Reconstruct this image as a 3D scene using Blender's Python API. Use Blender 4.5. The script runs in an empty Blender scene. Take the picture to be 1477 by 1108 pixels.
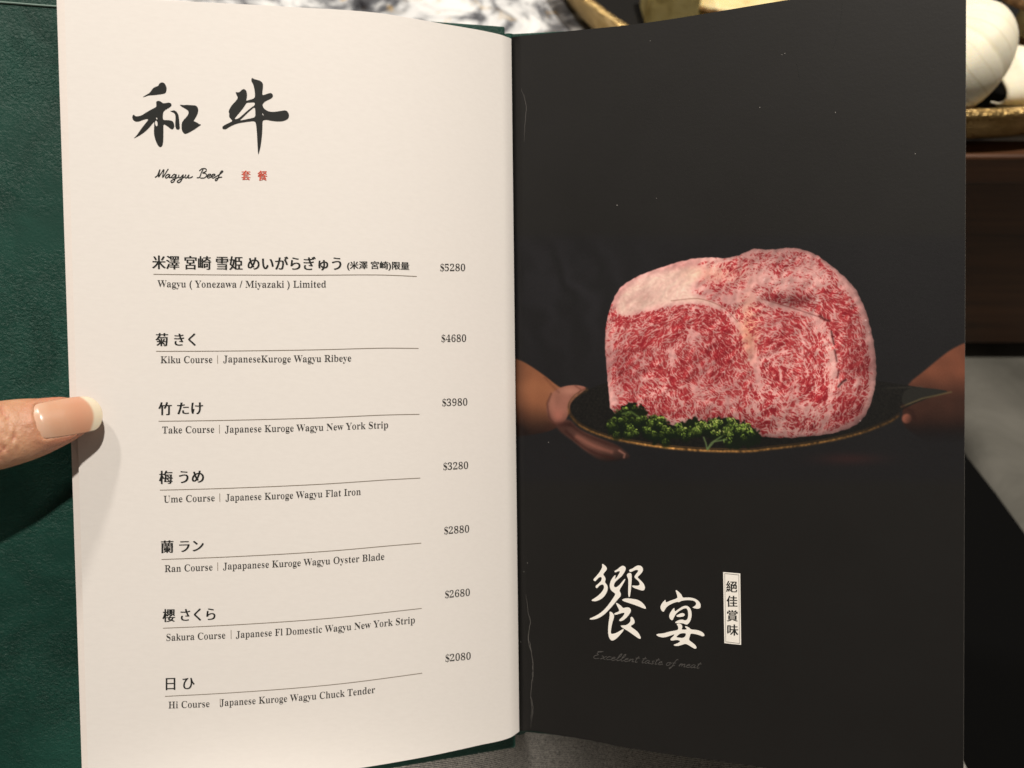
import bpy, bmesh, math, random
import numpy as np
from mathutils import Vector, Matrix

random.seed(7)
rng = np.random.default_rng(11)
S = bpy.context.scene
COL = S.collection

# ------------------------------------------------------------------ camera
F = 1280.0                       # focal length in units of the 1477 px wide photo
CX, CY = 738.5, 554.0
PITCH = math.radians(50)
CAM = Vector((0, 0, 0.35))       # table top is z = 0
R_ = Vector((1, 0, 0))
F_ = Vector((0, math.cos(PITCH), -math.sin(PITCH)))
U_ = Vector((0, math.sin(PITCH), math.cos(PITCH)))
cam = bpy.data.cameras.new('camera')
cam.sensor_width = 36.0
cam.lens = F / 1477 * 36
cam.clip_start = 0.01
cam.clip_end = 60
cam.dof.use_dof = True
cam.dof.focus_distance = 0.355
cam.dof.aperture_fstop = 9.0
camo = bpy.data.objects.new('camera', cam)
COL.objects.link(camo)
camo.matrix_world = Matrix((( R_.x, U_.x, -F_.x, CAM.x), (R_.y, U_.y, -F_.y, CAM.y), (R_.z, U_.z, -F_.z, CAM.z), (0, 0, 0, 1)))
S.camera = camo

# ------------------------------------------------------------------ world + lamps
W = bpy.data.worlds.new('World')
S.world = W
W.use_nodes = True
W.node_tree.nodes['Background'].inputs[0].default_value = (1.0, 0.86, 0.72, 1)
W.node_tree.nodes['Background'].inputs[1].default_value = 0.085
S.view_settings.view_transform = 'Standard'
S.view_settings.look = 'None'
S.view_settings.exposure = 0
S.view_settings.gamma = 1
S.view_settings.use_curve_mapping = False


def camvec(r, u, t):             # right, up, toward the viewer
    return R_ * r + U_ * u - F_ * t


def lamp(name, pos, target, power, size, color):
    l = bpy.data.lights.new(name, 'AREA')
    l.shape = 'DISK'
    l.size = size
    l.energy = power
    l.color = color
    o = bpy.data.objects.new(name, l)
    COL.objects.link(o)
    o.location = pos
    d = (target - pos).normalized()
    o.rotation_euler = d.to_track_quat('-Z', 'Y').to_euler()
    return o


TGT = CAM + F_ * 0.36
lamp('ceiling_spot', TGT + camvec(0.42, 1.64, 1.72), TGT, 64, 0.085, (1.0, 0.925, 0.825))
lamp('second_spot', TGT + camvec(-0.62, 1.65, 0.95), TGT, 15, 0.12, (1.0, 0.92, 0.83))
LAP = CAM + camvec(-0.085, -0.275, -0.40)
sp_ = bpy.data.lights.new('lap_fill', 'SPOT')  # added narrow spot to brighten the lap; no such lamp is seen
sp_.energy = 80
sp_.color = (1.0, 0.91, 0.80)
sp_.spot_size = math.radians(10.5)
sp_.spot_blend = 0.7
sp_.shadow_soft_size = 0.03
spo = bpy.data.objects.new('lap_fill', sp_)
COL.objects.link(spo)
spo.location = LAP + camvec(-0.36, 0.10, 1.50)
spo.rotation_euler = (LAP - spo.location).normalized().to_track_quat('-Z', 'Y').to_euler()

# ------------------------------------------------------------------ helpers


def px(x, y, d):
    return CAM + d * ((x - CX) / F * R_ + (CY - y) / F * U_ + F_)


def onplane(x, y, z):
    r = (x - CX) / F * R_ + (CY - y) / F * U_ + F_
    return CAM + r * ((z - CAM.z) / r.z)


def empty(name, loc, label=None, cat=None, group=None):
    o = bpy.data.objects.new(name, None)
    o.empty_display_size = 0.02
    COL.objects.link(o)
    o.location = loc
    if label:
        o['label'] = label
        o['category'] = cat
    if group:
        o['group'] = group
    return o


def adopt(o, parent):            # parent keeping world coordinates
    if parent is not None:
        base = Vector((0, 0, 0))
        p = parent
        while p is not None:
            base = base + p.location
            p = p.parent
        o.parent = parent
        o.location = o.location - base


def link(name, me, mat, parent=None, smooth=False, loc=None):
    o = bpy.data.objects.new(name, me)
    COL.objects.link(o)
    if loc is not None:
        o.location = loc
    if mat is not None and len(me.materials) == 0:
        me.materials.append(mat)
    if smooth:
        me.polygons.foreach_set('use_smooth', [True] * len(me.polygons))
    adopt(o, parent)
    return o


def from_np(name, V, Fc):
    me = bpy.data.meshes.new(name)
    me.from_pydata([tuple(v) for v in V], [], [tuple(f) for f in Fc])
    me.update()
    return me


def grid_mesh(name, P, close_u=False):
    """P: (m, n, 3) array -> quad grid mesh, built fast."""
    m, n, _ = P.shape
    idx = np.arange(m * n).reshape(m, n)
    if close_u:
        idx = np.vstack([idx, idx[:1]])
    a = idx[:-1, :-1].ravel()
    b = idx[1:, :-1].ravel()
    c = idx[1:, 1:].ravel()
    d = idx[:-1, 1:].ravel()
    q = np.stack([a, b, c, d], 1)
    me = bpy.data.meshes.new(name)
    me.vertices.add(m * n)
    me.vertices.foreach_set('co', P.reshape(-1).astype(np.float32))
    me.loops.add(q.size)
    me.polygons.add(len(q))
    me.loops.foreach_set('vertex_index', q.ravel().astype(np.int32))
    me.polygons.foreach_set('loop_start', np.arange(0, q.size, 4, dtype=np.int32))
    me.update(calc_edges=True)
    me.validate()
    return me


def lin(c):
    out = []
    for v in c[:3]:
        v = v / 255.0
        out.append(v / 12.92 if v <= 0.04045 else ((v + 0.055) / 1.055) ** 2.4)
    return out


class Mat:
    def __init__(s, name, base=(0.5, 0.5, 0.5), rough=0.5, metal=0.0, spec=0.5):
        s.m = bpy.data.materials.new(name)
        s.m.use_nodes = True
        s.t = s.m.node_tree
        s.b = s.t.nodes['Principled BSDF']
        s.b.inputs['Base Color'].default_value = (*base, 1)
        s.b.inputs['Roughness'].default_value = rough
        s.b.inputs['Metallic'].default_value = metal
        s.b.inputs['Specular IOR Level'].default_value = spec

    def n(s, typ, **kw):
        nd = s.t.nodes.new(typ)
        for k, v in kw.items():
            if k in nd.inputs:
                nd.inputs[k].default_value = v
            else:
                setattr(nd, k, v)
        return nd

    def l(s, a, b):
        s.t.links.new(a, b)

    def coord(s, scale=(1, 1, 1), rot=(0, 0, 0), kind='Object'):
        tc = s.n('ShaderNodeTexCoord')
        mp = s.n('ShaderNodeMapping')
        mp.inputs['Scale'].default_value = scale
        mp.inputs['Rotation'].default_value = rot
        s.l(tc.outputs[kind], mp.inputs['Vector'])
        return mp.outputs['Vector']

    def noise(s, vec, scale, detail=4, rough=0.5, dist=0.0):
        nd = s.n('ShaderNodeTexNoise')
        nd.inputs['Scale'].default_value = scale
        nd.inputs['Detail'].default_value = detail
        nd.inputs['Roughness'].default_value = rough
        nd.inputs['Distortion'].default_value = dist
        s.l(vec, nd.inputs['Vector'])
        return nd.outputs['Fac']

    def ramp(s, fac, stops):
        nd = s.n('ShaderNodeValToRGB')
        e = nd.color_ramp.elements
        while len(e) > 1:
            e.remove(e[-1])
        e[0].position = stops[0][0]
        e[0].color = (*stops[0][1], 1)
        for p, c in stops[1:]:
            q = e.new(p)
            q.color = (*c, 1)
        s.l(fac, nd.inputs['Fac'])
        return nd.outputs['Color']

    def color(s, out):
        s.l(out, s.b.inputs['Base Color'])

    def mix(s, fac, a, b, blend='MIX'):
        nd = s.n('ShaderNodeMix')
        nd.data_type = 'RGBA'
        nd.blend_type = blend
        for v, i in ((fac, 0), (a, 6), (b, 7)):
            if hasattr(v, 'is_linked'):
                s.l(v, nd.inputs[i])
            elif i == 0:
                nd.inputs[0].default_value = v
            else:
                nd.inputs[i].default_value = (*v, 1)
        return nd.outputs[2]

    def math(s, op, a, b):
        nd = s.n('ShaderNodeMath')
        nd.operation = op
        for v, i in ((a, 0), (b, 1)):
            if hasattr(v, 'is_linked'):
                s.l(v, nd.inputs[i])
            else:
                nd.inputs[i].default_value = v
        return nd.outputs[0]

    def bump(s, h, strength=0.3, dist=0.001):
        nd = s.n('ShaderNodeBump')
        nd.inputs['Strength'].default_value = strength
        nd.inputs['Distance'].default_value = dist
        s.l(h, nd.inputs['Height'])
        s.l(nd.outputs['Normal'], s.b.inputs['Normal'])
        return nd


def knots(xs, ys):
    """smooth monotone-ish cubic interpolation through knots"""
    xs = np.array(xs, float)
    ys = np.array(ys, float)
    dx = np.diff(xs)
    sl = np.diff(ys) / dx
    m = np.zeros(len(xs))
    m[0], m[-1] = sl[0], sl[-1]
    for i in range(1, len(xs) - 1):
        if sl[i - 1] * sl[i] > 0:
            w1 = 2 * dx[i] + dx[i - 1]
            w2 = dx[i] + 2 * dx[i - 1]
            m[i] = (w1 + w2) / (w1 / sl[i - 1] + w2 / sl[i])

    def f(x):
        x = np.asarray(x, float)
        i = np.clip(np.searchsorted(xs, x) - 1, 0, len(xs) - 2)
        h = dx[i]
        t = (x - xs[i]) / h
        return ((1 + 2 * t) * (1 - t) ** 2 * ys[i] + t * (1 - t) ** 2 * h * m[i]
                + t * t * (3 - 2 * t) * ys[i + 1] + t * t * (t - 1) * h * m[i + 1])
    return f


def smooth_closed(pts, it=2):
    p = np.array(pts, float)
    for _ in range(it):
        q = np.roll(p, -1, 0)
        a = 0.75 * p + 0.25 * q
        b = 0.25 * p + 0.75 * q
        p = np.stack([a, b], 1).reshape(-1, 2)
    return p


def catmull(pts, k=5):
    p = [np.array(q, float) for q in pts]
    p = [2 * p[0] - p[1]] + p + [2 * p[-1] - p[-2]]
    out = []
    for i in range(1, len(p) - 2):
        for j in range(k):
            t = j / k
            out.append(0.5 * (2 * p[i] + (p[i + 1] - p[i - 1]) * t + (2 * p[i - 1] - 5 * p[i] + 4 * p[i + 1] - p[i + 2]) * t * t
                              + (3 * p[i] - p[i - 1] - 3 * p[i + 1] + p[i + 2]) * t ** 3))
    out.append(p[-2])
    return np.array(out)


def tube(bm, pts, rad, seg=16, ell=(1, 1), caps=True, up=Vector((0, 0, 1))):
    """lofted tube with rounded caps into bm"""
    pts = [Vector(p) for p in pts]
    rings = []
    n = len(pts)
    for i, p in enumerate(pts):
        t = (pts[min(i + 1, n - 1)] - pts[max(i - 1, 0)]).normalized()
        a = t.cross(up)
        if a.length < 1e-4:
            a = t.cross(Vector((1, 0, 0)))
        a.normalize()
        b = a.cross(t).normalized()
        stations = [(0.0, 1.0)]
        if caps and i == 0:
            stations = [(-math.sin(q), math.cos(q)) for q in (1.45, 1.15, 0.8, 0.4)] + [(0, 1)]
        if caps and i == n - 1:
            stations = [(0, 1)] + [(math.sin(q), math.cos(q)) for q in (0.4, 0.8, 1.15, 1.45)]
        for off, sc in stations:
            ring = []
            for k in range(seg):
                th = 2 * math.pi * k / seg
                ring.append(bm.verts.new(p + t * off * rad[i] * 0.9 + (a * math.cos(th) * ell[0] + b * math.sin(th) * ell[1]) * rad[i] * sc))
            rings.append(ring)
    for r0, r1 in zip(rings[:-1], rings[1:]):
        for k in range(seg):
            bm.faces.new((r0[k], r0[(k + 1) % seg], r1[(k + 1) % seg], r1[k]))
    bm.faces.new(list(reversed(rings[0])))
    bm.faces.new(rings[-1])


def bm_mesh(name, bm):
    bmesh.ops.recalc_face_normals(bm, faces=bm.faces)
    me = bpy.data.meshes.new(name)
    bm.to_mesh(me)
    bm.free()
    return me


def evaluated(me, mods):
    """apply modifiers given as (type, {props}) to a mesh and return the new mesh"""
    o = bpy.data.objects.new('tmp', me)
    COL.objects.link(o)
    for typ, kw in mods:
        md = o.modifiers.new(typ, typ)
        for k, v in kw.items():
            setattr(md, k, v)
    dg = bpy.context.evaluated_depsgraph_get()
    dg.update()
    out = bpy.data.meshes.new_from_object(o.evaluated_get(dg))
    bpy.data.objects.remove(o)
    return out


def box(name, lo, hi, mat, parent=None, bevel=0.0, seg=2):
    bm = bmesh.new()
    bmesh.ops.create_cube(bm, size=1)
    for v in bm.verts:
        v.co = Vector([lo[i] + (v.co[i] + 0.5) * (hi[i] - lo[i]) for i in range(3)])
    if bevel:
        bmesh.ops.bevel(bm, geom=bm.edges[:], offset=bevel, segments=seg, affect='EDGES', profile=0.5)
    return link(name, bm_mesh(name, bm), mat, parent, smooth=False)


# ------------------------------------------------------------------ materials
# floor
m = Mat('floor_concrete', rough=0.75)
v = m.coord()
m.color(m.ramp(m.noise(v, 3.0, 6, 0.6, 0.4), [(0.3, (0.13, 0.12, 0.105)), (0.7, (0.24, 0.225, 0.2))]))
M_FLOOR = m.m
# marble
m = Mat('marble', rough=0.16)
v = m.coord()
n1 = m.noise(v, 19.0, 7, 0.62, 1.3)
n2 = m.noise(v, 31.0, 5, 0.6, 2.0)
c1 = m.ramp(n1, [(0.32, (0.02, 0.02, 0.024)), (0.43, (0.15, 0.155, 0.17)), (0.52, (0.70, 0.71, 0.72)), (0.62, (0.93, 0.93, 0.92))])
g = m.ramp(n2, [(0.60, (0, 0, 0)), (0.72, (0.8, 0.8, 0.8))])
m.color(m.mix(g, c1, (0.62, 0.40, 0.12)))
M_MARBLE = m.m
# apron wood
m = Mat('dark_wood', rough=0.42)
v = m.coord(scale=(1.2, 14, 26))
m.color(m.ramp(m.noise(v, 3.2, 6, 0.65, 0.5), [(0.3, (0.036, 0.013, 0.005)), (0.7, (0.125, 0.050, 0.019))]))
m.bump(m.noise(v, 8, 4), 0.15, 0.001)
M_WOOD = m.m
# gold
m = Mat('hammered_gold', base=(0.72, 0.49, 0.20), rough=0.33, metal=1.0)
v = m.coord()
vo = m.n('ShaderNodeTexVoronoi')
vo.inputs['Scale'].default_value = 800
m.l(v, vo.inputs['Vector'])
m.color(m.ramp(m.noise(v, 60, 4), [(0.3, (0.50, 0.33, 0.12)), (0.7, (0.80, 0.58, 0.27))]))
m.bump(vo.outputs['Distance'], 0.8, 0.0012)
M_GOLD = m.m
# garlic
m = Mat('garlic_skin', rough=0.62, spec=0.25)
at = m.n('ShaderNodeAttribute', attribute_name='vein')
v = m.coord()
cc = m.ramp(at.outputs['Fac'], [(0.0, (0.93, 0.87, 0.68)), (0.55, (0.92, 0.87, 0.70)), (1.0, (0.66, 0.58, 0.37))])
m.color(m.mix(0.35, cc, m.ramp(m.noise(v, 90, 4), [(0.3, (0.84, 0.77, 0.58)), (0.7, (0.95, 0.91, 0.80))])))
m.b.inputs['Subsurface Weight'].default_value = 0.25
m.b.inputs['Subsurface Radius'].default_value = (0.006, 0.004, 0.002)
m.bump(m.noise(v, 220, 3), 0.15, 0.0006)
M_GARLIC = m.m
# mushroom
m = Mat('mushroom_skin', rough=0.6)
v = m.coord()
m.color(m.ramp(m.noise(v, 150, 6, 0.65), [(0.32, (0.06, 0.03, 0.012)), (0.5, (0.22, 0.115, 0.045)), (0.66, (0.42, 0.26, 0.12)), (0.75, (0.75, 0.62, 0.42))]))
m.bump(m.noise(v, 130, 5, 0.6), 0.7, 0.0015)
M_MUSH = m.m
# cream block / slice
m = Mat('cream_flesh', rough=0.5)
v = m.coord()
m.color(m.ramp(m.noise(v, 70, 6, 0.65), [(0.28, (0.50, 0.33, 0.10)), (0.42, (0.80, 0.64, 0.30)), (0.7, (0.86, 0.74, 0.42))]))
m.b.inputs['Subsurface Weight'].default_value = 0.2
m.b.inputs['Subsurface Radius'].default_value = (0.006, 0.004, 0.002)
m.bump(m.noise(v, 120, 4), 0.3, 0.001)
M_CREAM = m.m
m = Mat('olive_block', rough=0.45)
v = m.coord()
m.color(m.ramp(m.noise(v, 60, 5, 0.6, 0.6), [(0.3, (0.30, 0.23, 0.07)), (0.5, (0.62, 0.52, 0.22)), (0.75, (0.70, 0.61, 0.29))]))
m.bump(m.noise(v, 140, 4), 0.3, 0.001)
M_OLIVE = m.m
m = Mat('crust', rough=0.75)
v = m.coord()
m.color(m.ramp(m.noise(v, 260, 5, 0.65), [(0.35, (0.10, 0.045, 0.015)), (0.65, (0.42, 0.24, 0.08))]))
m.bump(m.noise(v, 300, 4), 0.8, 0.001)
M_CRUST = m.m
# dark seat, also the sheet that blackens the dish inside as shade
m = Mat('black_upholstery', base=(0.007, 0.0065, 0.006), rough=0.7, spec=0.25)
v = m.coord()
m.bump(m.noise(v, 300, 4), 0.3, 0.0005)
M_SEAT = m.m
m = Mat('black_shadow', base=(0.003, 0.003, 0.003), rough=0.9, spec=0.06)
M_SHADOW = m.m
m = Mat('grey_cushion', rough=0.9, spec=0.2)
v = m.coord()
m.color(m.ramp(m.noise(v, 14, 5, 0.6, 0.5), [(0.3, (0.08, 0.077, 0.066)), (0.7, (0.165, 0.158, 0.138))]))
m.bump(m.noise(v, 500, 3), 0.4, 0.0006)
M_CUSH = m.m
# denim
m = Mat('grey_denim', rough=0.9, spec=0.15)
v = m.coord()
wv = m.n('ShaderNodeTexWave', wave_type='BANDS', bands_direction='Y')
wv.inputs['Scale'].default_value = 330
wv.inputs['Distortion'].default_value = 3.5
wv.inputs['Detail'].default_value = 3
wv.inputs['Detail Scale'].default_value = 4.0
m.l(v, wv.inputs['Vector'])
nz = m.noise(m.coord(scale=(1.0, 0.5, 1.0)), 1500, 3, 0.7)
hh = m.math('ADD', m.math('MULTIPLY', wv.outputs['Fac'], 0.5), m.math('MULTIPLY', nz, 0.9))
m.color(m.ramp(hh, [(0.36, (0.05, 0.05, 0.05)), (0.60, (0.32, 0.31, 0.29)), (0.92, (0.78, 0.75, 0.70))]))
m.bump(hh, 0.5, 0.0008)
M_DENIM = m.m
# leather
m = Mat('green_leather', rough=0.46, spec=0.22)
v = m.coord()
nA = m.noise(v, 38, 6, 0.6, 0.7)
nB = m.noise(v, 520, 5, 0.66, 1.2)
vo = m.n('ShaderNodeTexVoronoi')
vo.feature = 'DISTANCE_TO_EDGE'
vo.inputs['Scale'].default_value = 650
m.l(v, vo.inputs['Vector'])
m.color(m.ramp(nA, [(0.28, (0.0055, 0.032, 0.023)), (0.72, (0.0125, 0.062, 0.046))]))
h = m.math('ADD', m.math('MULTIPLY', nB, 1.0), m.math('ADD', m.math('MULTIPLY', nA, 1.1), m.math('MULTIPLY', vo.outputs['Distance'], 0.35)))
bn = m.bump(h, 0.75, 0.0010)
m.l(m.ramp(m.noise(v, 26, 4, 0.6), [(0.32, (0.10, 0.10, 0.10)), (0.68, (0.85, 0.85, 0.85))]), bn.inputs['Strength'])
M_LEATHER = m.m
M_SEAM = Mat('highlit_seam', base=(0.13, 0.20, 0.17), rough=0.5).m  # seam colour lightened to paint in the highlight along the edge
# paper


def paper(name, col, mottle=0.02):
    m = Mat(name, rough=0.62, spec=0.3)
    v = m.coord()
    a = tuple(max(0, c - mottle) for c in col)
    b = tuple(min(1, c + mottle) for c in col)
    f1 = m.noise(m.coord(scale=(0.6, 2.2, 1.6)), 420, 4, 0.6)
    m.color(m.ramp(f1, [(0.3, a), (0.7, b)]))
    hh = m.math('ADD', m.noise(v, 900, 3, 0.6), m.math('MULTIPLY', m.noise(m.coord(scale=(0.5, 1.6, 1.2)), 260, 4, 0.6), 1.2))
    m.bump(hh, 0.06, 0.0003)
    return m.m


M_PAPER = paper('cream_paper', (0.80, 0.765, 0.735), 0.012)
M_PAPER2 = paper('under_paper', (0.80, 0.74, 0.70), 0.012)
M_CORE = Mat('paper_core', base=(0.17, 0.16, 0.145), rough=0.85, spec=0.2).m
# printed page (colour attribute print)
m = Mat('printed_black_paper', rough=0.50, spec=0.28)
at = m.n('ShaderNodeAttribute', attribute_name='print')
v = m.coord()
m.color(at.outputs['Color'])
hh = m.math('ADD', m.noise(v, 900, 3, 0.6), m.math('MULTIPLY', m.noise(m.coord(scale=(0.5, 1.6, 1.2)), 300, 4, 0.6), 1.0))
m.bump(hh, 0.07, 0.0003)
rr = m.ramp(m.noise(v, 24, 5, 0.6), [(0.3, (0.50, 0.50, 0.50)), (0.7, (0.57, 0.57, 0.57))])
m.l(rr, m.b.inputs['Roughness'])
M_PRINT = m.m
M_INK = Mat('black_ink', base=(0.014, 0.015, 0.014), rough=0.6, spec=0.25).m
M_INKG = Mat('grey_ink', base=(0.040, 0.038, 0.035), rough=0.6, spec=0.25).m
M_RULE = Mat('brown_rule_ink', base=(0.22, 0.18, 0.14), rough=0.6, spec=0.25).m
M_RED = Mat('red_ink', base=(0.62, 0.085, 0.045), rough=0.6, spec=0.25).m
M_WHITEINK = Mat('white_ink', base=(0.93, 0.89, 0.83), rough=0.6, spec=0.25).m
M_DIMINK = Mat('dim_grey_ink', base=(0.085, 0.08, 0.076), rough=0.6, spec=0.25).m
M_SCUFF = Mat('scuffed_paper', base=(0.10, 0.095, 0.088), rough=0.8, spec=0.2).m
M_SPECK = Mat('pale_speck', base=(0.45, 0.43, 0.40), rough=0.8, spec=0.2).m
# skin
m = Mat('skin', rough=0.46, spec=0.4)
v = m.coord()
at = m.n('ShaderNodeAttribute', attribute_name='flush')
sk = m.ramp(m.noise(v, 160, 5, 0.6), [(0.3, (0.46, 0.235, 0.135)), (0.7, (0.60, 0.335, 0.205))])
m.color(m.mix(at.outputs['Fac'], sk, (0.52, 0.19, 0.12)))
m.b.inputs['Subsurface Weight'].default_value = 0.35
m.b.inputs['Subsurface Radius'].default_value = (0.004, 0.0016, 0.0008)
m.b.inputs['Subsurface Scale'].default_value = 1.0
vo = m.n('ShaderNodeTexVoronoi')
vo.feature = 'DISTANCE_TO_EDGE'
vo.inputs['Scale'].default_value = 900
m.l(m.coord(scale=(1, 1, 1)), vo.inputs['Vector'])
hh = m.math('ADD', m.math('MULTIPLY', vo.outputs['Distance'], 0.5), m.noise(v, 500, 4, 0.6))
m.bump(hh, 0.40, 0.0007)
M_SKIN = m.m
m = Mat('nail', rough=0.26, spec=0.45)
at = m.n('ShaderNodeAttribute', attribute_name='nailcol')
m.color(at.outputs['Color'])
m.b.inputs['Subsurface Weight'].default_value = 0.2
m.b.inputs['Subsurface Radius'].default_value = (0.003, 0.0015, 0.001)
m.b.inputs['Coat Weight'].default_value = 0.35
m.b.inputs['Coat Roughness'].default_value = 0.22
M_NAIL = m.m

# ------------------------------------------------------------------ setting
fl = box('floor', (-2.5, -2.0, -0.77), (2.5, 4.0, -0.72), M_FLOOR)
fl['kind'] = 'structure'
EDGE_Y = 0.488
tb = empty('table', (0, 0.9, -0.72), 'dark wooden table with a black, white and gold marble top behind the menu', 'table')
box('tabletop', (-1.1, EDGE_Y + 0.019, -0.022), (1.1, 1.5, 0.0), M_MARBLE, tb, 0.001)
box('edge_band', (-1.1, EDGE_Y, -0.022), (1.1, EDGE_Y + 0.0188, 0.0004), M_WOOD, tb, 0.002)
box('apron', (-1.1, EDGE_Y + 0.006, -0.187), (1.1, EDGE_Y + 0.03, -0.0222), M_WOOD, tb, 0.002)
for sx in (-1.0, 1.0):
    for yy in (0.60, 1.40):
        box('leg', (sx - 0.035, yy - 0.035, -0.72), (sx + 0.035, yy + 0.035, -0.0225), M_WOOD, tb, 0.004)

# gold dish -------------------------------------------------------------
RD = 0.266
near = onplane(1405, 164, 0.031)
dc = Vector((near.x, near.y + RD, 0.0))


def lathe(name, prof, mat, parent=None, loc=None, seg=128, lobes=0, amp=0.0):
    P = np.zeros((seg, len(prof), 3))
    for k in range(seg):
        th = 2 * math.pi * k / seg
        for j, (r, z) in enumerate(prof):
            P[k, j] = (r * math.cos(th), r * math.sin(th), z)
    return link(name, grid_mesh(name, P, close_u=True), mat, parent, smooth=True, loc=loc)


prof = [(0.0005, 0.0005), (0.235, 0.0005), (0.252, 0.002), (0.2585, 0.008), (0.2605, 0.018), (0.2615, 0.024), (0.2655, 0.0265), (0.2665, 0.0295), (0.2650, 0.0312), (0.2605, 0.0312),
        (0.2575, 0.029), (0.2545, 0.022), (0.248, 0.010), (0.235, 0.006), (0.0005, 0.006)]
prof = [(r * 1.0, z) for r, z in prof]
dish = lathe('serving_dish', prof, M_GOLD, loc=dc)
dish['label'] = 'large round hammered gold serving dish of garlic and mushrooms on the marble table'
dish['category'] = 'dish'

lin_ = lathe('shade_lining', [(0.2545, 0.0225), (0.2475, 0.0108), (0.2345, 0.0070), (0.0005, 0.0070)], M_SEAT, dish, loc=dc)  # added dark inner skin, stands in for the shade inside the dish


def garlic(name, loc, r, tilt, lobes, label, seedv):
    rs = np.random.default_rng(seedv)
    seg, nr = 140, 60
    P = np.zeros((seg, nr, 3))
    vein = np.zeros((seg, nr))
    ph = rs.uniform(0, 6.28, 8)
    for j in range(nr):
        q = j / (nr - 1)
        z = -0.78 + 0.02 + q * 2.0
        if z < 0.75:
            rad = math.sqrt(max(0.0, 1 - ((z) / 0.80) ** 2 * 0.96)) if z < 0 else (1 - 0.80 * (z / 0.75) ** 1.9)
        else:
            rad = 0.20 - 0.09 * (z - 0.75) / 0.5
        if j in (0, nr - 1):
            rad = 0.004
        fade = math.exp(-((z - 0.0) / 0.7) ** 2)
        for k in range(seg):
            th = 2 * math.pi * k / seg
            lob = abs(math.sin(lobes * th / 2 + ph[0] + 0.25 * math.sin(2 * th + ph[1])))
            rr = rad * (1 + fade * 0.05 * (lob ** 0.5 - 0.6)) + 0.01 * math.sin(3 * th + ph[2] + 3 * z) * rad
            tw = th + 0.25 * max(0, z)
            P[k, j] = (rr * math.cos(tw), rr * math.sin(tw), z)
            st = 0.5 + 0.5 * math.sin(th * 23 + 2.0 * math.sin(th * 3 + ph[3]) + ph[4])
            vein[k, j] = max(st ** 4 * 0.95, (1 - lob) ** 4 * 0.9)
    P *= r
    me = grid_mesh(name, P, close_u=True)
    a = me.attributes.new('vein', 'FLOAT', 'POINT')
    a.data.foreach_set('value', vein.reshape(-1))
    o = link(name, me, M_GARLIC, smooth=True, loc=loc)
    o.rotation_euler = Vector(tilt).to_track_quat('Z', 'Y').to_euler()
    o['label'] = label
    o['category'] = 'garlic'
    return o


G_Z = 0.036
pA = onplane(1366, 84, 0.044)
garlic('garlic_bulb', pA, 0.042, (-0.85, 0.30, 0.62), 6,
       'big cream white garlic bulb beside the right edge of the black page', 3)
# open papery garlic skin (curled sheet)
pB = onplane(1492, 118, 0.026)
Pg = np.zeros((60, 40, 3))
for i in range(60):
    for j in range(40):
        th = -0.5 + 4.2 * i / 59
        q = j / 39
        rr = (0.022 + 0.004 * math.sin(3 * th + 5 * q)) * (0.35 + 0.75 * math.sin(math.pi * (0.12 + 0.80 * q))) * (1.0 - 0.10 * i / 59)
        Pg[i, j] = ((q - 0.5) * 0.075, rr * math.cos(th), rr * math.sin(th) * 0.9)
me = grid_mesh('garlic_skin', Pg)
vein = np.tile((0.5 + 0.5 * np.sin(np.arange(60) * 1.9))[:, None] ** 5 * 0.8, (1, 40))
a = me.attributes.new('vein', 'FLOAT', 'POINT')
a.data.foreach_set('value', vein.reshape(-1))
me = evaluated(me, [('SOLIDIFY', {'thickness': 0.0012})])
o = link('garlic_skin', me, M_GARLIC, smooth=True, loc=pB)
o.rotation_euler = (0.5, 0.1, 0.35)
o['label'] = 'papery curled garlic skin lying open to the right of the big bulb'
o['category'] = 'garlic'


def blob(name, loc, sc, mat, label, cat, seedv, rough=0.12, parent=None):
    bm = bmesh.new()
    bmesh.ops.create_icosphere(bm, subdivisions=4, radius=1)
    rs = np.random.default_rng(seedv)
    k = rs.normal(size=(6, 3)) * 1.8
    ph = rs.uniform(0, 6.28, 6)
    for v in bm.verts:
        f = sum(math.sin(k[i].dot(np.array(v.co)) + ph[i]) for i in range(6)) / 6
        v.co = Vector((v.co.x * sc[0], v.co.y * sc[1], v.co.z * sc[2])) * (1 + rough * f)
    o = link(name, bm_mesh(name, bm), mat, parent, smooth=True, loc=loc)
    if label:
        o['label'] = label
        o['category'] = cat
    return o


blob('garlic_clove', onplane(1463, 152, 0.016), (0.0075, 0.006, 0.006), M_CREAM, 'small tan garlic clove tucked under the papery skin', 'garlic', 5)
# brown mushroom: cap + stem
pm = onplane(1512, -22, 0.06)
mu = empty('mushroom', pm, 'brown speckled mushroom cap in the top right corner of the dish', 'mushroom')
bm = bmesh.new()
bmesh.ops.create_icosphere(bm, subdivisions=5, radius=1)
for v in bm.verts:
    z = v.co.z
    if z < 0:
        z *= 0.28
    f = 1 + 0.05 * math.sin(4 * v.co.x + 1) + 0.04 * math.sin(5 * v.co.y)
    v.co = Vector((v.co.x * 0.046 * f, v.co.y * 0.046 * f, z * 0.027))
o = link('cap', bm_mesh('cap', bm), M_MUSH, mu, smooth=True, loc=pm)
bm = bmesh.new()
tube(bm, [pm + Vector((0, 0, -0.002)), pm + Vector((0.002, 0.003, -0.043))], [0.011, 0.0095], 20)
link('stem', bm_mesh('stem', bm), M_CREAM, mu, smooth=True)
# second mushroom piece behind / under it
blob('mushroom_piece', onplane(1478, 66, 0.016), (0.034, 0.012, 0.009), M_MUSH, 'dark brown mushroom slice lying in the shade under the speckled cap', 'mushroom', 9)

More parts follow.
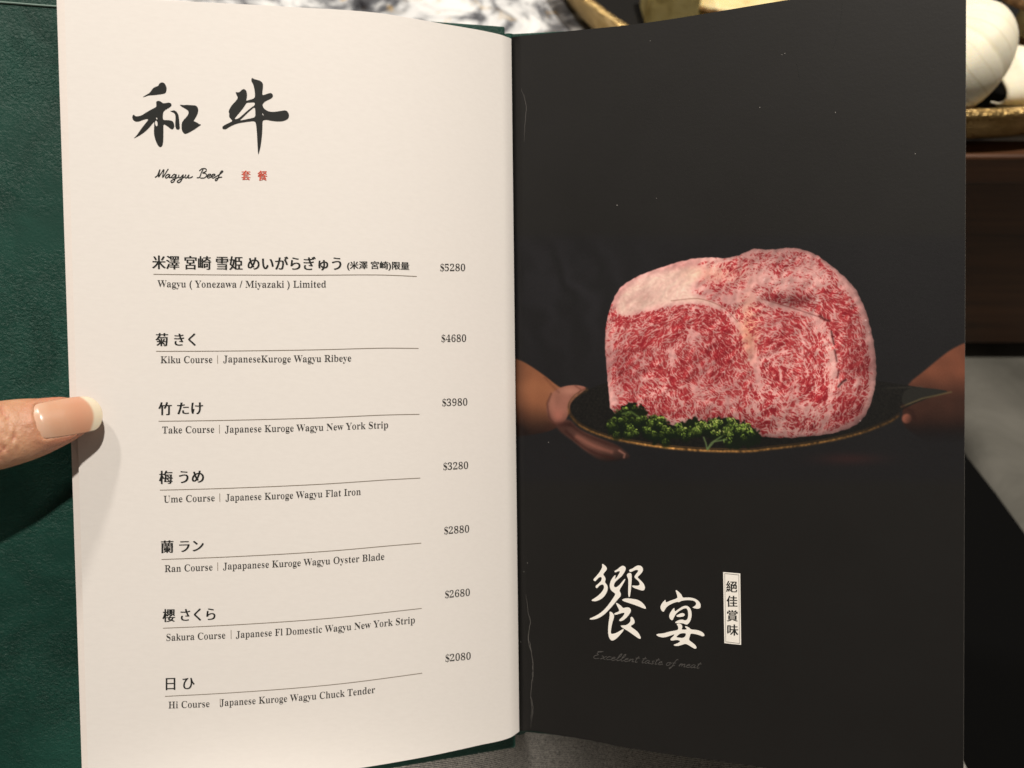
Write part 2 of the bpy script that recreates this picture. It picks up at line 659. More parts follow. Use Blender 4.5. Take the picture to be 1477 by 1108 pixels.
# pale yellow block and crusted cream slice
pb = onplane(968, 30, 0.012)
ob = box('ginger_block', (-0.020, -0.016, -0.006), (0.020, 0.016, 0.040), M_OLIVE, None, 0.003, 3)
ob.location = pb + Vector((0.000, 0.016, 0))
ob.rotation_euler = (0, 0.03, 0.05)
ob.name = 'yellow_block'
ob['label'] = 'olive yellow block standing at the left end of the gold dish'
ob['category'] = 'food block'
pc = onplane(1098, 33, 0.009)
cs = empty('cream_slice', pc, 'bright cream slice with a brown crust edge next to the yellow block', 'food slice')
bm = bmesh.new()
NS = 48
for sgn in (0, 1):
    pass
Ps = np.zeros((NS, 7, 3))
for k in range(NS):
    th = 2 * math.pi * k / NS
    c, s_ = math.cos(th), math.sin(th)
    rx = 0.056 * (abs(c) ** 0.6) * (1 if c > 0 else -1)
    ry = 0.040 * (abs(s_) ** 0.6) * (1 if s_ > 0 else -1)
    for j, (sc, z) in enumerate([(0.001, 0), (0.96, 0), (1.0, 0.001), (1.0, 0.008), (0.985, 0.0105), (0.95, 0.0118), (0.001, 0.0125)]):
        Ps[k, j] = (rx * sc, ry * sc + 0.036, z)
link('flesh', grid_mesh('flesh', Ps, True), M_CREAM, cs, smooth=True, loc=pc)
Pr = np.zeros((NS, 5, 3))
for k in range(NS):
    th = 2 * math.pi * k / NS
    c, s_ = math.cos(th), math.sin(th)
    rx = 0.056 * (abs(c) ** 0.6) * (1 if c > 0 else -1)
    ry = 0.040 * (abs(s_) ** 0.6) * (1 if s_ > 0 else -1)
    wob = 0.0006 * math.sin(th * 17) + 0.0005 * math.sin(th * 29 + 1)
    for j, (sc, z) in enumerate([(1.000, 0.0060), (1.012, 0.0070), (1.016, 0.0085), (1.005, 0.0100), (0.990, 0.0106)]):
        Pr[k, j] = (rx * sc, ry * sc + 0.036, z + wob)
link('crust', grid_mesh('crust', Pr, True), M_CRUST, cs, smooth=True, loc=pc)

# seat, grey cushion and black shadow sheet beside the viewer -------------------


def slab(name, pts, z, th, mat, parent=None, bev=0.012):
    bm = bmesh.new()
    f = bm.faces.new([bm.verts.new((p[0], p[1], z)) for p in pts])
    r = bmesh.ops.extrude_face_region(bm, geom=[f])
    for e in r['geom']:
        if isinstance(e, bmesh.types.BMVert):
            e.co.z -= th
    bmesh.ops.bevel(bm, geom=bm.edges[:], offset=bev, segments=5, affect='EDGES', profile=0.5)
    o = link(name, bm_mesh(name, bm), mat, parent, smooth=True)
    o.data.set_sharp_from_angle(angle=0.9)
    return o


st = empty('bench', (0.0, -0.2, -0.72), 'dark bench seat under the grey trousers at the bottom of the view', 'bench')
slab('seat', [(-0.6, 0.24), (0.27, 0.24), (0.27, -0.6), (-0.6, -0.6)], -0.247, 0.08, M_SEAT, st)
for lx, ly in ((-0.55, -0.55), (-0.55, 0.19), (0.22, -0.55), (0.22, 0.19)):
    box('leg', (lx - 0.02, ly - 0.02, -0.72), (lx + 0.02, ly + 0.02, -0.3275), M_WOOD, st, 0.002)
cz = -0.205
a0 = onplane(1330, 470, cz)
cu_ = slab('cushion', [(a0.x, 0.62), (0.80, 0.62), (0.80, -0.05), (a0.x, -0.05)], cz, 0.09, M_CUSH, None, 0.02)
cu_['label'] = 'blurred grey cushion below the dark table edge at the right'
cu_['category'] = 'cushion'
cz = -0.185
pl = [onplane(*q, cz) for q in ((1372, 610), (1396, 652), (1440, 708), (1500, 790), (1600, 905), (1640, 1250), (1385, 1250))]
ct = slab('shadow_sheet', [(p.x, p.y) for p in reversed(pl)], cz, 0.016, M_SHADOW, None, 0.006)  # black sheet shaped to stand in for the menu's shadow on the cushion
ct['label'] = 'black sheet standing in for shadow on the grey cushion to the right of the menu'
ct['category'] = 'shadow_sheet'

# ------------------------------------------------------------------ the menu: page surfaces
H_PAGE = 0.300
TILT = 0.012


class Page:
    def __init__(s, xt0, xt1, xb0, xb1, top, bot, curl):
        s.xt0, s.xt1, s.xb0, s.xb1 = xt0, xt1, xb0, xb1
        s.ft = knots(*zip(*sorted(top)))
        s.fb = knots(*zip(*sorted(bot)))
        tt = np.linspace(0, 1, 60)
        hh = s.fb(xb0 + (xb1 - xb0) * tt) - s.ft(xt0 + (xt1 - xt0) * tt)
        s.pd = np.polyfit(tt, F * H_PAGE / hh, 4)
        s.curl = curl

    def depth(s, t):
        d = np.polyval(s.pd, t)
        return d + s.curl * np.clip(1 - t / 0.022, 0, 1) ** 2

    def ends(s, t):
        xt = s.xt0 + (s.xt1 - s.xt0) * t
        xb = s.xb0 + (s.xb1 - s.xb0) * t
        d = s.depth(t)
        return xt, s.ft(xt), d * (1 - TILT), xb, s.fb(xb), d * (1 + TILT)

    def cam(s, t, v):
        """camera coordinates (right, up, forward) of page point (t, v)"""
        t = np.asarray(t, float)
        v = np.asarray(v, float)
        xt, yt, dt, xb, yb, db = s.ends(t)
        A = np.stack([(xt - CX) / F * dt, (CY - yt) / F * dt, dt], -1)
        B = np.stack([(xb - CX) / F * db, (CY - yb) / F * db, db], -1)
        return A + (B - A) * v[..., None]

    def inv(s, x, y):
        x = np.asarray(x, float)
        y = np.asarray(y, float)
        t = (x - s.xt0) / (s.xt1 - s.xt0)
        q = (y - CY) / 1050 + 0.5
        for _ in range(12):
            xt, yt, dt, xb, yb, db = s.ends(t)
            q = (y - yt) / (yb - yt)
            x0 = s.xt0 + (s.xb0 - s.xt0) * q
            x1 = s.xt1 + (s.xb1 - s.xt1) * q
            t = (x - x0) / (x1 - x0)
        xt, yt, dt, xb, yb, db = s.ends(t)
        q = (y - yt) / (yb - yt)
        v = q * dt / (db * (1 - q) + q * dt)
        return t, v

    def pix(s, t, v):
        c = s.cam(t, v)
        return CX + c[..., 0] / c[..., 2] * F, CY - c[..., 1] / c[..., 2] * F

    def world(s, t, v, lift=0.0):
        c = s.cam(t, v)
        n = np.linalg.norm(c, axis=-1, keepdims=True)
        c = c * (1 - lift / n)
        Rn, Un, Fn = np.array(R_), np.array(U_), np.array(F_)
        return np.array(CAM) + c[..., 0:1] * Rn + c[..., 1:2] * Un + c[..., 2:3] * Fn

    def at(s, P, lift):
        t, v = s.inv(P[:, 0], P[:, 1])
        return s.world(t, v, lift)


LP = Page(737, 93, 748.5, 128,
          [(82, -6), (150, -4), (220, 0), (300, 4), (340, 6), (430, 11), (530, 17.5), (640, 35), (700, 45.5), (720, 50), (737, 56)],
          [(110, 1142), (240, 1134), (340, 1127), (480, 1113), (600, 1094), (690, 1075), (735, 1064), (748.5, 1055)], 0.0015)
LP2 = Page(735, 82, 747, 119.5,
           [(70, -3), (150, -2), (220, 0), (300, 4), (340, 6), (430, 11), (530, 17.5), (640, 35), (700, 45.5), (720, 50), (737, 56)],
           [(100, 1142), (240, 1134), (340, 1127), (480, 1113), (600, 1094), (690, 1075), (735, 1064), (748.5, 1055)], 0.0015)
RP = Page(737.5, 1393.5, 749.5, 1389.5,
          [(735, 54), (752, 52), (800, 47), (870, 40), (900, 37), (1130, 1), (1395, -40)],
          [(748, 1054), (765, 1054), (800, 1060), (840, 1066), (900, 1078), (1090, 1105.5), (1395, 1152)], 0.0018)

base = Vector(LP.world(np.array([0.0]), np.array([1.0]))[0])
menu = empty('menu_book', base, 'open restaurant menu in green leather covers with a white page and a black page', 'menu')


def page_obj(name, pg, us, vs, mat, lift=0.0, solid=0.0):
    T, V_ = np.meshgrid(us, vs, indexing='ij')
    me = grid_mesh(name, pg.world(T, V_, lift))
    me.materials.append(mat)
    if solid:
        me = evaluated(me, [('SOLIDIFY', {'thickness': solid, 'offset': 0})])
    o = link(name, me, mat, menu, smooth=True)
    if solid:
        me.set_sharp_from_angle(angle=0.6)
    return o, T, V_


us = np.concatenate([np.linspace(0, 0.03, 14)[:-1], np.linspace(0.03, 1, 110)])
white_page, _, _ = page_obj('page', LP, us, np.linspace(0, 1, 60), M_PAPER, -0.00019, 0.00035)
white_page['label'] = 'white page listing seven courses with prices'
under, _, _ = page_obj('page', LP2, us, np.linspace(0, 1, 60), M_PAPER2, -0.0007, 0.0005)
under['label'] = 'white under page showing as a narrow strip along the left edge'

# ------------------------------------------------------------------ printed picture for the black page
PX0, PX1, PY0, PY1, SS = 732, 1400, 330, 705, 1.35
gw, gh = int((PX1 - PX0) * SS), int((PY1 - PY0) * SS)
gx, gy = np.meshgrid(PX0 + (np.arange(gw) + 0.5) / SS, PY0 + (np.arange(gh) + 0.5) / SS)


def sstep(a, b, x):
    t = np.clip((x - a) / (b - a), 0, 1)
    return t * t * (3 - 2 * t)


def gblur(a, sig):
    sig = sig * SS
    fy = np.fft.fftfreq(a.shape[0])[:, None]
    fx = np.fft.rfftfreq(a.shape[1])[None]
    k = np.exp(-2 * (math.pi ** 2) * sig * sig * (fx * fx + fy * fy))
    return np.fft.irfft2(np.fft.rfft2(a) * k, s=a.shape)


def nrm(a):
    return (a - a.mean()) / (a.std() + 1e-9)


def nz(sig):
    return nrm(gblur(rng.normal(size=gx.shape), sig))


def seg_dist(pts, closed=False):
    pts = np.array(pts, float)
    d = np.full(gx.shape, 1e9)
    n = len(pts)
    for i in range(n if closed else n - 1):
        a, b = pts[i], pts[(i + 1) % n]
        ab = b - a
        t = np.clip(((gx - a[0]) * ab[0] + (gy - a[1]) * ab[1]) / (ab @ ab + 1e-9), 0, 1)
        d = np.minimum(d, (gx - a[0] - t * ab[0]) ** 2 + (gy - a[1] - t * ab[1]) ** 2)
    return np.sqrt(d)


def sdf(pts, it=2):
    p = smooth_closed(pts, it)
    ins = np.zeros(gx.shape, bool)
    n = len(p)
    for i in range(n):
        a, b = p[i], p[(i + 1) % n]
        if a[1] == b[1]:
            continue
        cr = ((a[1] > gy) != (b[1] > gy)) & (gx < (b[0] - a[0]) * (gy - a[1]) / (b[1] - a[1]) + a[0])
        ins ^= cr
    d = seg_dist(p, True)
    return np.where(ins, -d, d)


def mask(pts, soft=0.8, it=2):
    return sstep(soft, -soft, sdf(pts, it))


def over(img, m, col):
    col = np.asarray(col, float)
    return img * (1 - m[..., None]) + col * m[..., None]


img = np.zeros(gx.shape + (3,)) + np.array([30., 28, 27.5])
fold = nz(16) * 0.5 + nrm(gblur(rng.normal(size=gx.shape), 9))
foldm = np.exp(-(((gx - 830) / 90) ** 2 + ((gy - 420) / 90) ** 2))
img += (foldm * (2.5 + 4.0 * np.sin((gx - 0.35 * gy) / 9.0 + fold * 0.8)))[..., None] * np.array([1.0, 0.95, 1.1])

# forearms and hands
skn = nz(6)
armL = mask([(733, 514), (743, 517), (758, 523), (786, 542), (804, 557), (822, 566), (826, 590), (815, 606), (800, 620), (771, 627), (743, 630), (733, 631)], 1.6)
tone = np.clip(1.0 - 0.85 * sstep(575, 632, gy) - 0.30 * sstep(770, 738, gx), 0.12, 1) * (1 + 0.02 * skn)
img = over(img, armL, np.array([136., 84, 56]) * tone[..., None] + np.array([16., 12, 12]) * (1 - tone[..., None]))
finL = mask([(798, 606), (822, 604), (832, 618), (858, 630), (888, 641), (906, 654), (909, 661), (895, 664), (869, 667), (847, 653), (829, 638), (806, 622)], 2.6)
t2 = np.clip(0.66 - 0.22 * sstep(840, 800, gx) - 0.5 * sstep(640, 672, gy) + 0.04 * skn, 0.1, 1)
img = over(img, finL, np.array([128., 76, 60]) * t2[..., None] + 10)
thL = mask([(789, 580), (796, 566), (812, 557), (832, 555), (848, 559), (838, 567), (828, 578), (820, 592), (817, 606), (806, 614), (795, 610), (788, 597)], 1.2)
t3 = np.clip(0.95 - 0.35 * sstep(590, 612, gy) - 0.2 * sstep(800, 788, gx) + 0.04 * skn, 0.2, 1.1)
img = over(img, thL, np.array([152., 98, 80]) * t3[..., None])
for hx, hy, sx_, sy_, am_, cc_ in ((822, 564, 16, 6, 0.5, (196, 136, 112)), (796, 578, 5, 13, 0.35, (186, 122, 98)), (845, 561, 7, 4, 0.5, (120, 66, 52)), (812, 612, 16, 4, 0.75, (46, 24, 20)),
                               (770, 560, 30, 14, 0.30, (178, 114, 76)), (745, 600, 20, 14, 0.35, (66, 36, 24)), (800, 622, 14, 6, 0.45, (70, 38, 29))):
    img = over(img, am_ * np.exp(-(((gx - hx) / sx_) ** 2 + ((gy - hy) / sy_) ** 2)) * np.maximum(np.maximum(armL, thL), finL), cc_)
for pts_, w__, a__, c__ in ((catmull([(816, 622), (838, 642), (862, 655), (884, 661)], 5), 2.2, 0.6, (52, 27, 22)), (catmull([(822, 612), (842, 626), (868, 637), (893, 645)], 5), 3.0, 0.55, (40, 21, 17)),
                            (catmull([(832, 630), (856, 643), (882, 652)], 5), 3.2, 0.45, (168, 104, 84)), ([(893, 650), (901, 655), (900, 660)], 1.6, 0.5, (190, 130, 108)),
                            (catmull([(786, 545), (800, 560), (806, 566)], 4), 2.0, 0.3, (86, 48, 34)), ([(830, 557), (838, 562), (834, 568)], 1.4, 0.4, (84, 44, 34))):
    img = over(img, a__ * np.exp(-(seg_dist(pts_) / w__) ** 2) * np.maximum(np.maximum(armL, thL), finL), c__)
tip = np.exp(-(((gx - 805) / 9) ** 2 + ((gy - 600) / 10) ** 2))
img = over(img, tip * 0.55, [188, 112, 92])
img = over(img, np.exp(-((seg_dist([(795, 568), (789, 582), (792, 602), (800, 612)])) / 1.6) ** 2) * 0.45, [70, 38, 28])
armR = mask([(1306, 556), (1332, 536), (1357, 515), (1375, 502), (1400, 491), (1410, 600), (1405, 640), (1340, 642), (1318, 626), (1300, 612), (1302, 590)], 2.0)
t4 = np.clip(1.0 - 0.55 * sstep(530, 580, gy) - 0.40 * sstep(585, 640, gy), 0.03, 1) * (1 + 0.03 * skn)
img = over(img, armR * sstep(645, 605, gy), np.array([116., 67, 47]) * t4[..., None] + np.array([14., 11, 11]) * (1 - t4[..., None]))
img = over(img, 0.5 * np.exp(-(((gx - 1225) / 45) ** 2 + ((gy - 662) / 8) ** 2)), [62, 34, 31])

# plate
plate = mask([(820, 590), (826, 576), (847, 562), (875, 551), (960, 540), (1100, 536), (1240, 545), (1309, 556), (1372, 565.5), (1338, 574), (1302, 590), (1280, 610),
              (1234, 627), (1173, 640), (1111, 647), (1050, 651), (1016, 650), (955, 645), (893, 634.6), (857, 624), (832, 610)], 1.0, 2)
ptex = nz(0.8) * 2.0 + 6 * (np.sin(gx * 0.9 + 0.5 * gy) > 0.7) * (np.sin(gy * 1.4) > 0.2) * (gx < 875)
img = over(img, plate, np.stack([25 + ptex, 23 + ptex * 0.9, 20 + ptex * 0.7], -1))
rimpts = catmull([(847, 562.5), (828, 574), (820, 590), (832, 610), (857, 624), (893, 634.8), (955, 645), (1016, 650), (1078, 651), (1111, 647.5), (1173, 640), (1234, 627), (1280, 610), (1297, 599)], 6)
rd = seg_dist(rimpts)
gl = np.clip(0.35 + 0.65 * np.exp(-((gx - 990) / 130) ** 2) + 0.25 * np.exp(-((gx - 1200) / 60) ** 2), 0, 1)
rn = 1 + 0.15 * nz(1.2)
img = over(img, np.exp(-(rd / 1.9) ** 2) * np.where(gy < 600, 0.45, 0.95), np.stack([172 * gl * rn, 120 * gl * rn, 62 * gl * rn], -1))
rd2 = seg_dist(rimpts + np.array([0, -3.6]))
img = over(img, np.exp(-(rd2 / 0.7) ** 2) * 0.5, np.stack([130 * gl, 88 * gl, 45 * gl], -1))
bl = mask([(1306, 560), (1340, 559.5), (1374, 565), (1340, 571), (1303, 586), (1300, 575)], 1.2, 1)
img = over(img, bl, np.array([38., 36, 31]))
img = over(img, np.exp(-(seg_dist([(1300, 587), (1330, 575), (1372, 565.5)]) / 1.3) ** 2) * 0.75, [98, 84, 55])
img = over(img, np.exp(-(seg_dist([(1280, 560), (1330, 558)]) / 1.5) ** 2) * 0.3, [70, 64, 52])
fr = np.sqrt((gx - 1308) ** 2 + (gy - 604) ** 2)
img = over(img, sstep(9.0, 5.0, fr) * 0.85, np.array([150., 88, 68]) * (1 - 0.55 * sstep(1302, 1318, gx + 0.5 * (gy - 604)))[..., None])
img = over(img, 0.6 * np.exp(-(seg_dist([(1302, 586), (1316, 594), (1320, 606)]) / 3.0) ** 2), [44, 24, 19])

# meat
beef = [(881, 600), (877, 555), (872.5, 500), (873.5, 469), (879, 447), (889, 421), (905, 406), (936, 392), (970, 380), (1004, 372), (1028, 371), (1047, 373.5), (1070, 367),
        (1088, 358), (1111, 361), (1142, 356.5), (1173, 364), (1194, 379), (1213, 394), (1234, 416), (1248, 444), (1259, 484), (1263.5, 518), (1264, 546), (1258, 579),
        (1247, 602), (1232, 615.5), (1204, 625), (1173, 629), (1127, 632.5), (1096, 629), (1062, 624), (1016, 618), (967, 613), (924, 607)]
bsd = sdf(beef, 1) + 0.5 * nz(2.0) * 0.6
bm_ = sstep(0.8, -0.8, bsd)
ctrl = [(890, 470, -60), (900, 480, -50), (930, 460, -42), (893, 540, -75), (960, 490, -55), (955, 452, -35), (1005, 455, 15), (1040, 458, 45), (1066, 500, 78), (1000, 500, 60), (1030, 530, 75),
        (940, 560, 42), (980, 570, 52), (1010, 572, 56), (1040, 585, 62), (905, 585, 30), (1060, 560, 78), (920, 515, -80), (970, 530, 65), (940, 530, 60),
        (1010, 400, -28), (1060, 385, -16), (1100, 385, 8), (1130, 410, 20), (1170, 420, 35), (1200, 440, 55), (1220, 480, 75), (1232, 530, 92), (1225, 580, 110), (1060, 420, 20), (1160, 380, 22),
        (1100, 460, 12), (1140, 470, 25), (1168, 500, 65), (1150, 530, 45), (1120, 500, -25), (1100, 540, 62), (1110, 580, 52), (1150, 580, -35), (1172, 560, -60), (1130, 612, 5), (1172, 600, -65),
        (1215, 590, -60), (920, 410, -25), (980, 395, -20)]
cxs = np.zeros(gx.shape)
cys = np.zeros(gx.shape)
for x, y, a in ctrl:
    w = 1 / (((gx - x) ** 2 + (gy - y) ** 2) + 120) ** 1.6
    cxs += w * math.cos(math.radians(2 * a))
    cys += w * math.sin(math.radians(2 * a))
ang = 0.5 * np.arctan2(cys, cxs) + 0.38 * nz(7) + 0.30 * nz(2.6)
dxf, dyf = np.cos(ang), np.sin(ang)


def lic(noise, L):
    acc = noise.copy()
    iy0, ix0 = np.mgrid[0:gh, 0:gw].astype(float)
    for sgn in (1, -1):
        x, y = ix0.copy(), iy0.copy()
        pdx, pdy = dxf * sgn, dyf * sgn
        for k in range(int(L * SS)):
            x = np.clip(x + pdx, 0, gw - 1)
            y = np.clip(y + pdy, 0, gh - 1)
            xi, yi = x.astype(int), y.astype(int)
            ndx, ndy = dxf[yi, xi], dyf[yi, xi]
            fl_ = np.where(ndx * pdx + ndy * pdy < 0, -1, 1)
            pdx, pdy = ndx * fl_, ndy * fl_
            acc += noise[yi, xi] * (1 - 0.5 * k / (L * SS))
    return acc


def licn(sig, L):
    a = lic(nz(sig), L)
    a = a - gblur(a, 9)
    return a / (np.sqrt(gblur(a * a, 14)) + 1e-6)


fine = licn(0.45, 5.0)
mid = licn(0.75, 8.0)
coarse = licn(2.0, 9)
wlow = sstep(500, 590, gy) * sstep(880, 930, gx)
wtop = sstep(450, 400, gy)
ridge = np.minimum(np.abs(licn(1.1, 6.0)), np.abs(licn(1.3, 9.0)) * 1.3)
ridge = (ridge - 0.42) * 1.9
mar = fine * (0.66 - 0.12 * wlow) + mid * 0.40 + coarse * (0.16 + 0.30 * wlow) + ridge * 0.42 + 0.25 * nz(0.7) + 0.15 * nz(6)
riv = np.abs(nrm(lic(nz(3.2), 12)))
riv2 = np.abs(nrm(lic(nz(1.7), 8)))
thr = np.full(gx.shape, -0.42) + 0.30 * nz(9) + (0.55 + 0.55 * wlow) * np.exp(-(riv / 0.16) ** 2)
seams = [(catmull([(935, 446), (967, 436.6), (1010, 432.7), (1040.7, 446), (1062, 466), (1073, 486), (1082, 518), (1092, 540), (1096, 560)], 4), 4.0, 1.9),
         (catmull([(1074.5, 446), (1082, 432), (1102, 435), (1142, 447), (1172.7, 456.6), (1188, 469), (1199, 493), (1204, 524), (1202, 548.6), (1199, 573), (1195, 601), (1183, 624)], 4), 4.5, 1.8),
         ([(1178, 468), (1186, 480), (1196, 510), (1200, 540)], 5.5, 1.6),
         ([(1072, 470), (1083, 490), (1088, 512), (1095, 535)], 4.5, 1.7),
         ([(964, 470), (966, 500), (972, 530)], 3.2, 1.2), ([(1036, 555), (1052, 585), (1075, 612)], 5, 1.3),
         ([(905, 600), (960, 606), (1020, 612), (1090, 622), (1180, 622)], 6, 1.4), ([(1112, 560), (1130, 590), (1160, 592), (1185, 585)], 4, 1.0),
         ([(1050, 432), (1070, 425), (1085, 428)], 9, 1.5), ([(990, 405), (1030, 425), (1062, 438)], 6, 0.9),
         ([(890, 430), (885, 470), (880, 520), (886, 580)], 4, 0.9), ([(1085, 585), (1100, 600), (1125, 612)], 5, 1.2)]
for pts, w_, a_ in seams:
    thr += (0.72 + 0.18 * np.clip(nz(3.0), -1.5, 1.5)) * a_ * np.exp(-((seg_dist(pts) + 1.0 * nz(2.5)) / (0.85 * w_)) ** 2)
cap = mask([(888, 450), (893, 430), (906, 412), (940, 396), (985, 386), (1010, 386), (1012, 396), (996, 414), (995, 424), (1012, 430), (1045, 446), (1010, 434), (966, 438), (930, 447), (900, 456)], 6.0)
thr += 3.2 * cap
rind = sstep(-13, -3, bsd) * sstep(1180, 1235, gx)
thr += 1.8 * rind + 0.9 * sstep(-7, -2, bsd)
thr += 0.55 * wtop * (1 - cap)
thr -= 0.9 * np.exp(-(((gx - 1215) / 20) ** 2 + ((gy - 588) / 20) ** 2))
thr -= 0.35 * np.exp(-(((gx - 930) / 40) ** 2 + ((gy - 470) / 30) ** 2))
thr -= 0.35 * np.exp(-(((gx - 1150) / 45) ** 2 + ((gy - 430) / 14) ** 2))
thr -= 0.30 * np.exp(-(((gx - 1030) / 30) ** 2 + ((gy - 510) / 40) ** 2))
w1 = np.exp(-(licn(0.85, 3.0) / 0.36) ** 2)
w2 = np.exp(-(licn(1.35, 5.0) / 0.30) ** 2)
w3 = np.exp(-(licn(2.3, 6.0) / 0.26) ** 2)
dens = 1 + 0.35 * nz(8)
fatm = 0.55 * w1 * dens + 0.80 * w2 + (0.50 + 0.45 * wlow) * w3 + 0.08 * nz(0.6) - 0.12 * fine - 0.10 * mid + 0.62 * thr
lean = 1 - sstep(0.05, 0.72, fatm + 0.13 * wtop + 0.04)
deep = sstep(0.25, -0.75, fatm)
big = nz(14)
fat = np.array([222., 158, 147]) + big[..., None] * np.array([4., 6, 5]) + nz(1.2)[..., None] * 4
fat = fat + (cap * (1 + 0.12 * mid))[..., None] * np.array([17., 36, 26])
oran = np.exp(-(((gx - 1080) / 14) ** 2 + ((gy - 475) / 40) ** 2)) + 0.5 * np.exp(-(((gx - 1030) / 40) ** 2 + ((gy - 395) / 14) ** 2))
fat = fat + oran[..., None] * np.array([6., -4, -22])
lea = np.array([186., 70, 68]) * (1 - deep[..., None]) + np.array([150., 34, 41]) * deep[..., None]
meat = fat * (1 - lean[..., None]) + lea * lean[..., None]
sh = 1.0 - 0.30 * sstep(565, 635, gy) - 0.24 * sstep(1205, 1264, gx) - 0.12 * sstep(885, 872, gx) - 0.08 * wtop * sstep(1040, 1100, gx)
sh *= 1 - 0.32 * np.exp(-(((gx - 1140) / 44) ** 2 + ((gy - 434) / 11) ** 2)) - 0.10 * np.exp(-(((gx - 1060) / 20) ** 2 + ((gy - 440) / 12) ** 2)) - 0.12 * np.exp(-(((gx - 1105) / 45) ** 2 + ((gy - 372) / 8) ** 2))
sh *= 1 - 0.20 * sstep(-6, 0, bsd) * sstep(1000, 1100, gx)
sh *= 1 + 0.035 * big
# relief from a large scale height field (the photographed surface is lumpy)
hf = gblur(rng.normal(size=gx.shape), 3.2)
hf = nrm(hf)
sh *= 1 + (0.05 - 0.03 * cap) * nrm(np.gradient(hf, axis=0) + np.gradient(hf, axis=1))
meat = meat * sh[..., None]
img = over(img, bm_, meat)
for pts, w_, a_, c_ in [([(1183, 456), (1189, 461), (1196, 463)], 2.0, 0.75, (70, 22, 22)), ([(1199, 478), (1201, 488), (1203, 497)], 1.5, 0.75, (60, 22, 22)),
                        ([(1204, 505), (1207, 521)], 1.5, 0.7, (70, 25, 25)), ([(1209, 558), (1215, 551), (1220, 548)], 1.5, 0.8, (45, 20, 20)), ([(1210, 534), (1208, 545)], 1.3, 0.7, (80, 30, 30)),
                        (catmull([(968, 434), (1008, 431), (1042, 443), (1064, 464)], 5), 0.8, 0.5, (130, 70, 55)),
                        ([(1102, 432), (1142, 444), (1172, 454), (1184, 458)], 1.0, 0.55, (110, 45, 42))]:
    img = over(img, np.exp(-(seg_dist(pts) / w_) ** 2) * a_, c_)
# wet glints
for _ in range(46):
    x, y = random.uniform(1030, 1255), random.uniform(365, 610)
    if random.random() < 0.35:
        x, y = random.uniform(1060, 1240), random.uniform(370, 440)
    w = np.exp(-(((gx - x) / random.uniform(0.7, 1.6)) ** 2 + ((gy - y) / random.uniform(0.6, 1.1)) ** 2)) * bm_
    img = over(img, w * 0.6, [248, 226, 214])

# parsley
par = [([(872, 625), (884, 604), (896, 585), (915, 579), (936, 598), (932, 620), (906, 631)], 0.75, 110),
       ([(925, 618), (935, 602), (952, 599), (967, 614), (971, 634), (952, 641), (930, 633)], 0.85, 90),
       ([(968, 618), (995, 602), (1022, 607), (1026, 622), (1012, 628), (985, 632), (970, 627)], 1.05, 80),
       ([(1016, 622), (1022, 606), (1040, 600), (1060, 606), (1076, 609), (1096, 624), (1094, 640), (1070, 645), (1056, 647), (1046, 634), (1026, 634)], 1.2, 140)]
for pts, br, cnt in par:
    msk = sstep(2.5, -1.5, sdf(pts, 2) + 1.6 * nz(1.5))
    img = over(img, msk * 0.96, np.array([17., 25, 10]))
    poly = smooth_closed(pts, 2)
    xs0, ys0 = poly.min(0)
    xs1, ys1 = poly.max(0)
    sd = sdf(pts, 2)
    clumps = []
    while len(clumps) < cnt // 5:
        x, y = random.uniform(xs0, xs1), random.uniform(ys0, ys1)
        ix, iy = int((x - PX0) * SS), int((y - PY0) * SS)
        if 0 <= ix < gw and 0 <= iy < gh and sd[iy, ix] < -0.5:
            clumps.append((y, x))
    for cy0, cx0 in sorted(clumps):
        cr = random.uniform(4.0, 7.0)
        cb = br * random.uniform(0.45, 1.15)
        w = np.exp(-(((gx - cx0) / cr) ** 2 + ((gy - cy0 - cr * 0.5) / cr) ** 2) ** 2)[..., None] * 0.75
        img = img * (1 - w) + np.array([20., 30, 11]) * w
        for q in range(26):
            a = random.uniform(0, 2 * math.pi)
            rr_ = cr * math.sqrt(random.random())
            x, y = cx0 + rr_ * math.cos(a), cy0 + 0.8 * rr_ * math.sin(a)
            ix, iy = int((x - PX0) * SS), int((y - PY0) * SS)
            b = cb * (0.72 - 0.55 * math.sin(a) * rr_ / cr) * random.uniform(0.3, 1.35)
            r0 = random.uniform(0.7, 1.5)
            x0, x1, y0, y1 = max(ix - 9, 0), min(ix + 10, gw), max(iy - 9, 0), min(iy + 10, gh)
            sx, sy = gx[y0:y1, x0:x1] - x, gy[y0:y1, x0:x1] - y
            a2 = a + math.pi / 2 + random.uniform(-0.5, 0.5)
            u_, v_ = sx * math.cos(a2) + sy * math.sin(a2), -sx * math.sin(a2) + sy * math.cos(a2)
            w = np.exp(-((u_ / r0) ** 2 + (v_ / (r0 * 0.6)) ** 2) ** 1.3)[..., None] * 0.9
            c = np.array([148., 170, 72]) * b + np.array([8., 12, 4])
            img[y0:y1, x0:x1] = img[y0:y1, x0:x1] * (1 - w) + np.clip(c, 0, 200) * w
for pts in ([(1020, 648), (1018, 639), (1015, 631)], [(1020, 648), (1026, 639), (1040, 630)], [(1021, 648), (1030, 637), (1048, 634)]):
    img = over(img, np.exp(-(seg_dist(pts) / 1.2) ** 2) * 0.85, [96, 112, 66])
img = over(img, np.exp(-(seg_dist([(898, 597), (910, 594), (922, 602)]) / 1.6) ** 2) * 0.7, [88, 108, 52])
img += rng.normal(size=gx.shape)[..., None] * 1.6
img = np.clip(img, 4, 250)

PRINT_GAIN = np.array([1.0, 1.06, 1.18])
c01 = img / 255.0
imlin = np.where(c01 <= 0.04045, c01 / 12.92, ((c01 + 0.055) / 1.055) ** 2.4) * PRINT_GAIN
BLACK = np.array([0.0105, 0.0098, 0.0092])
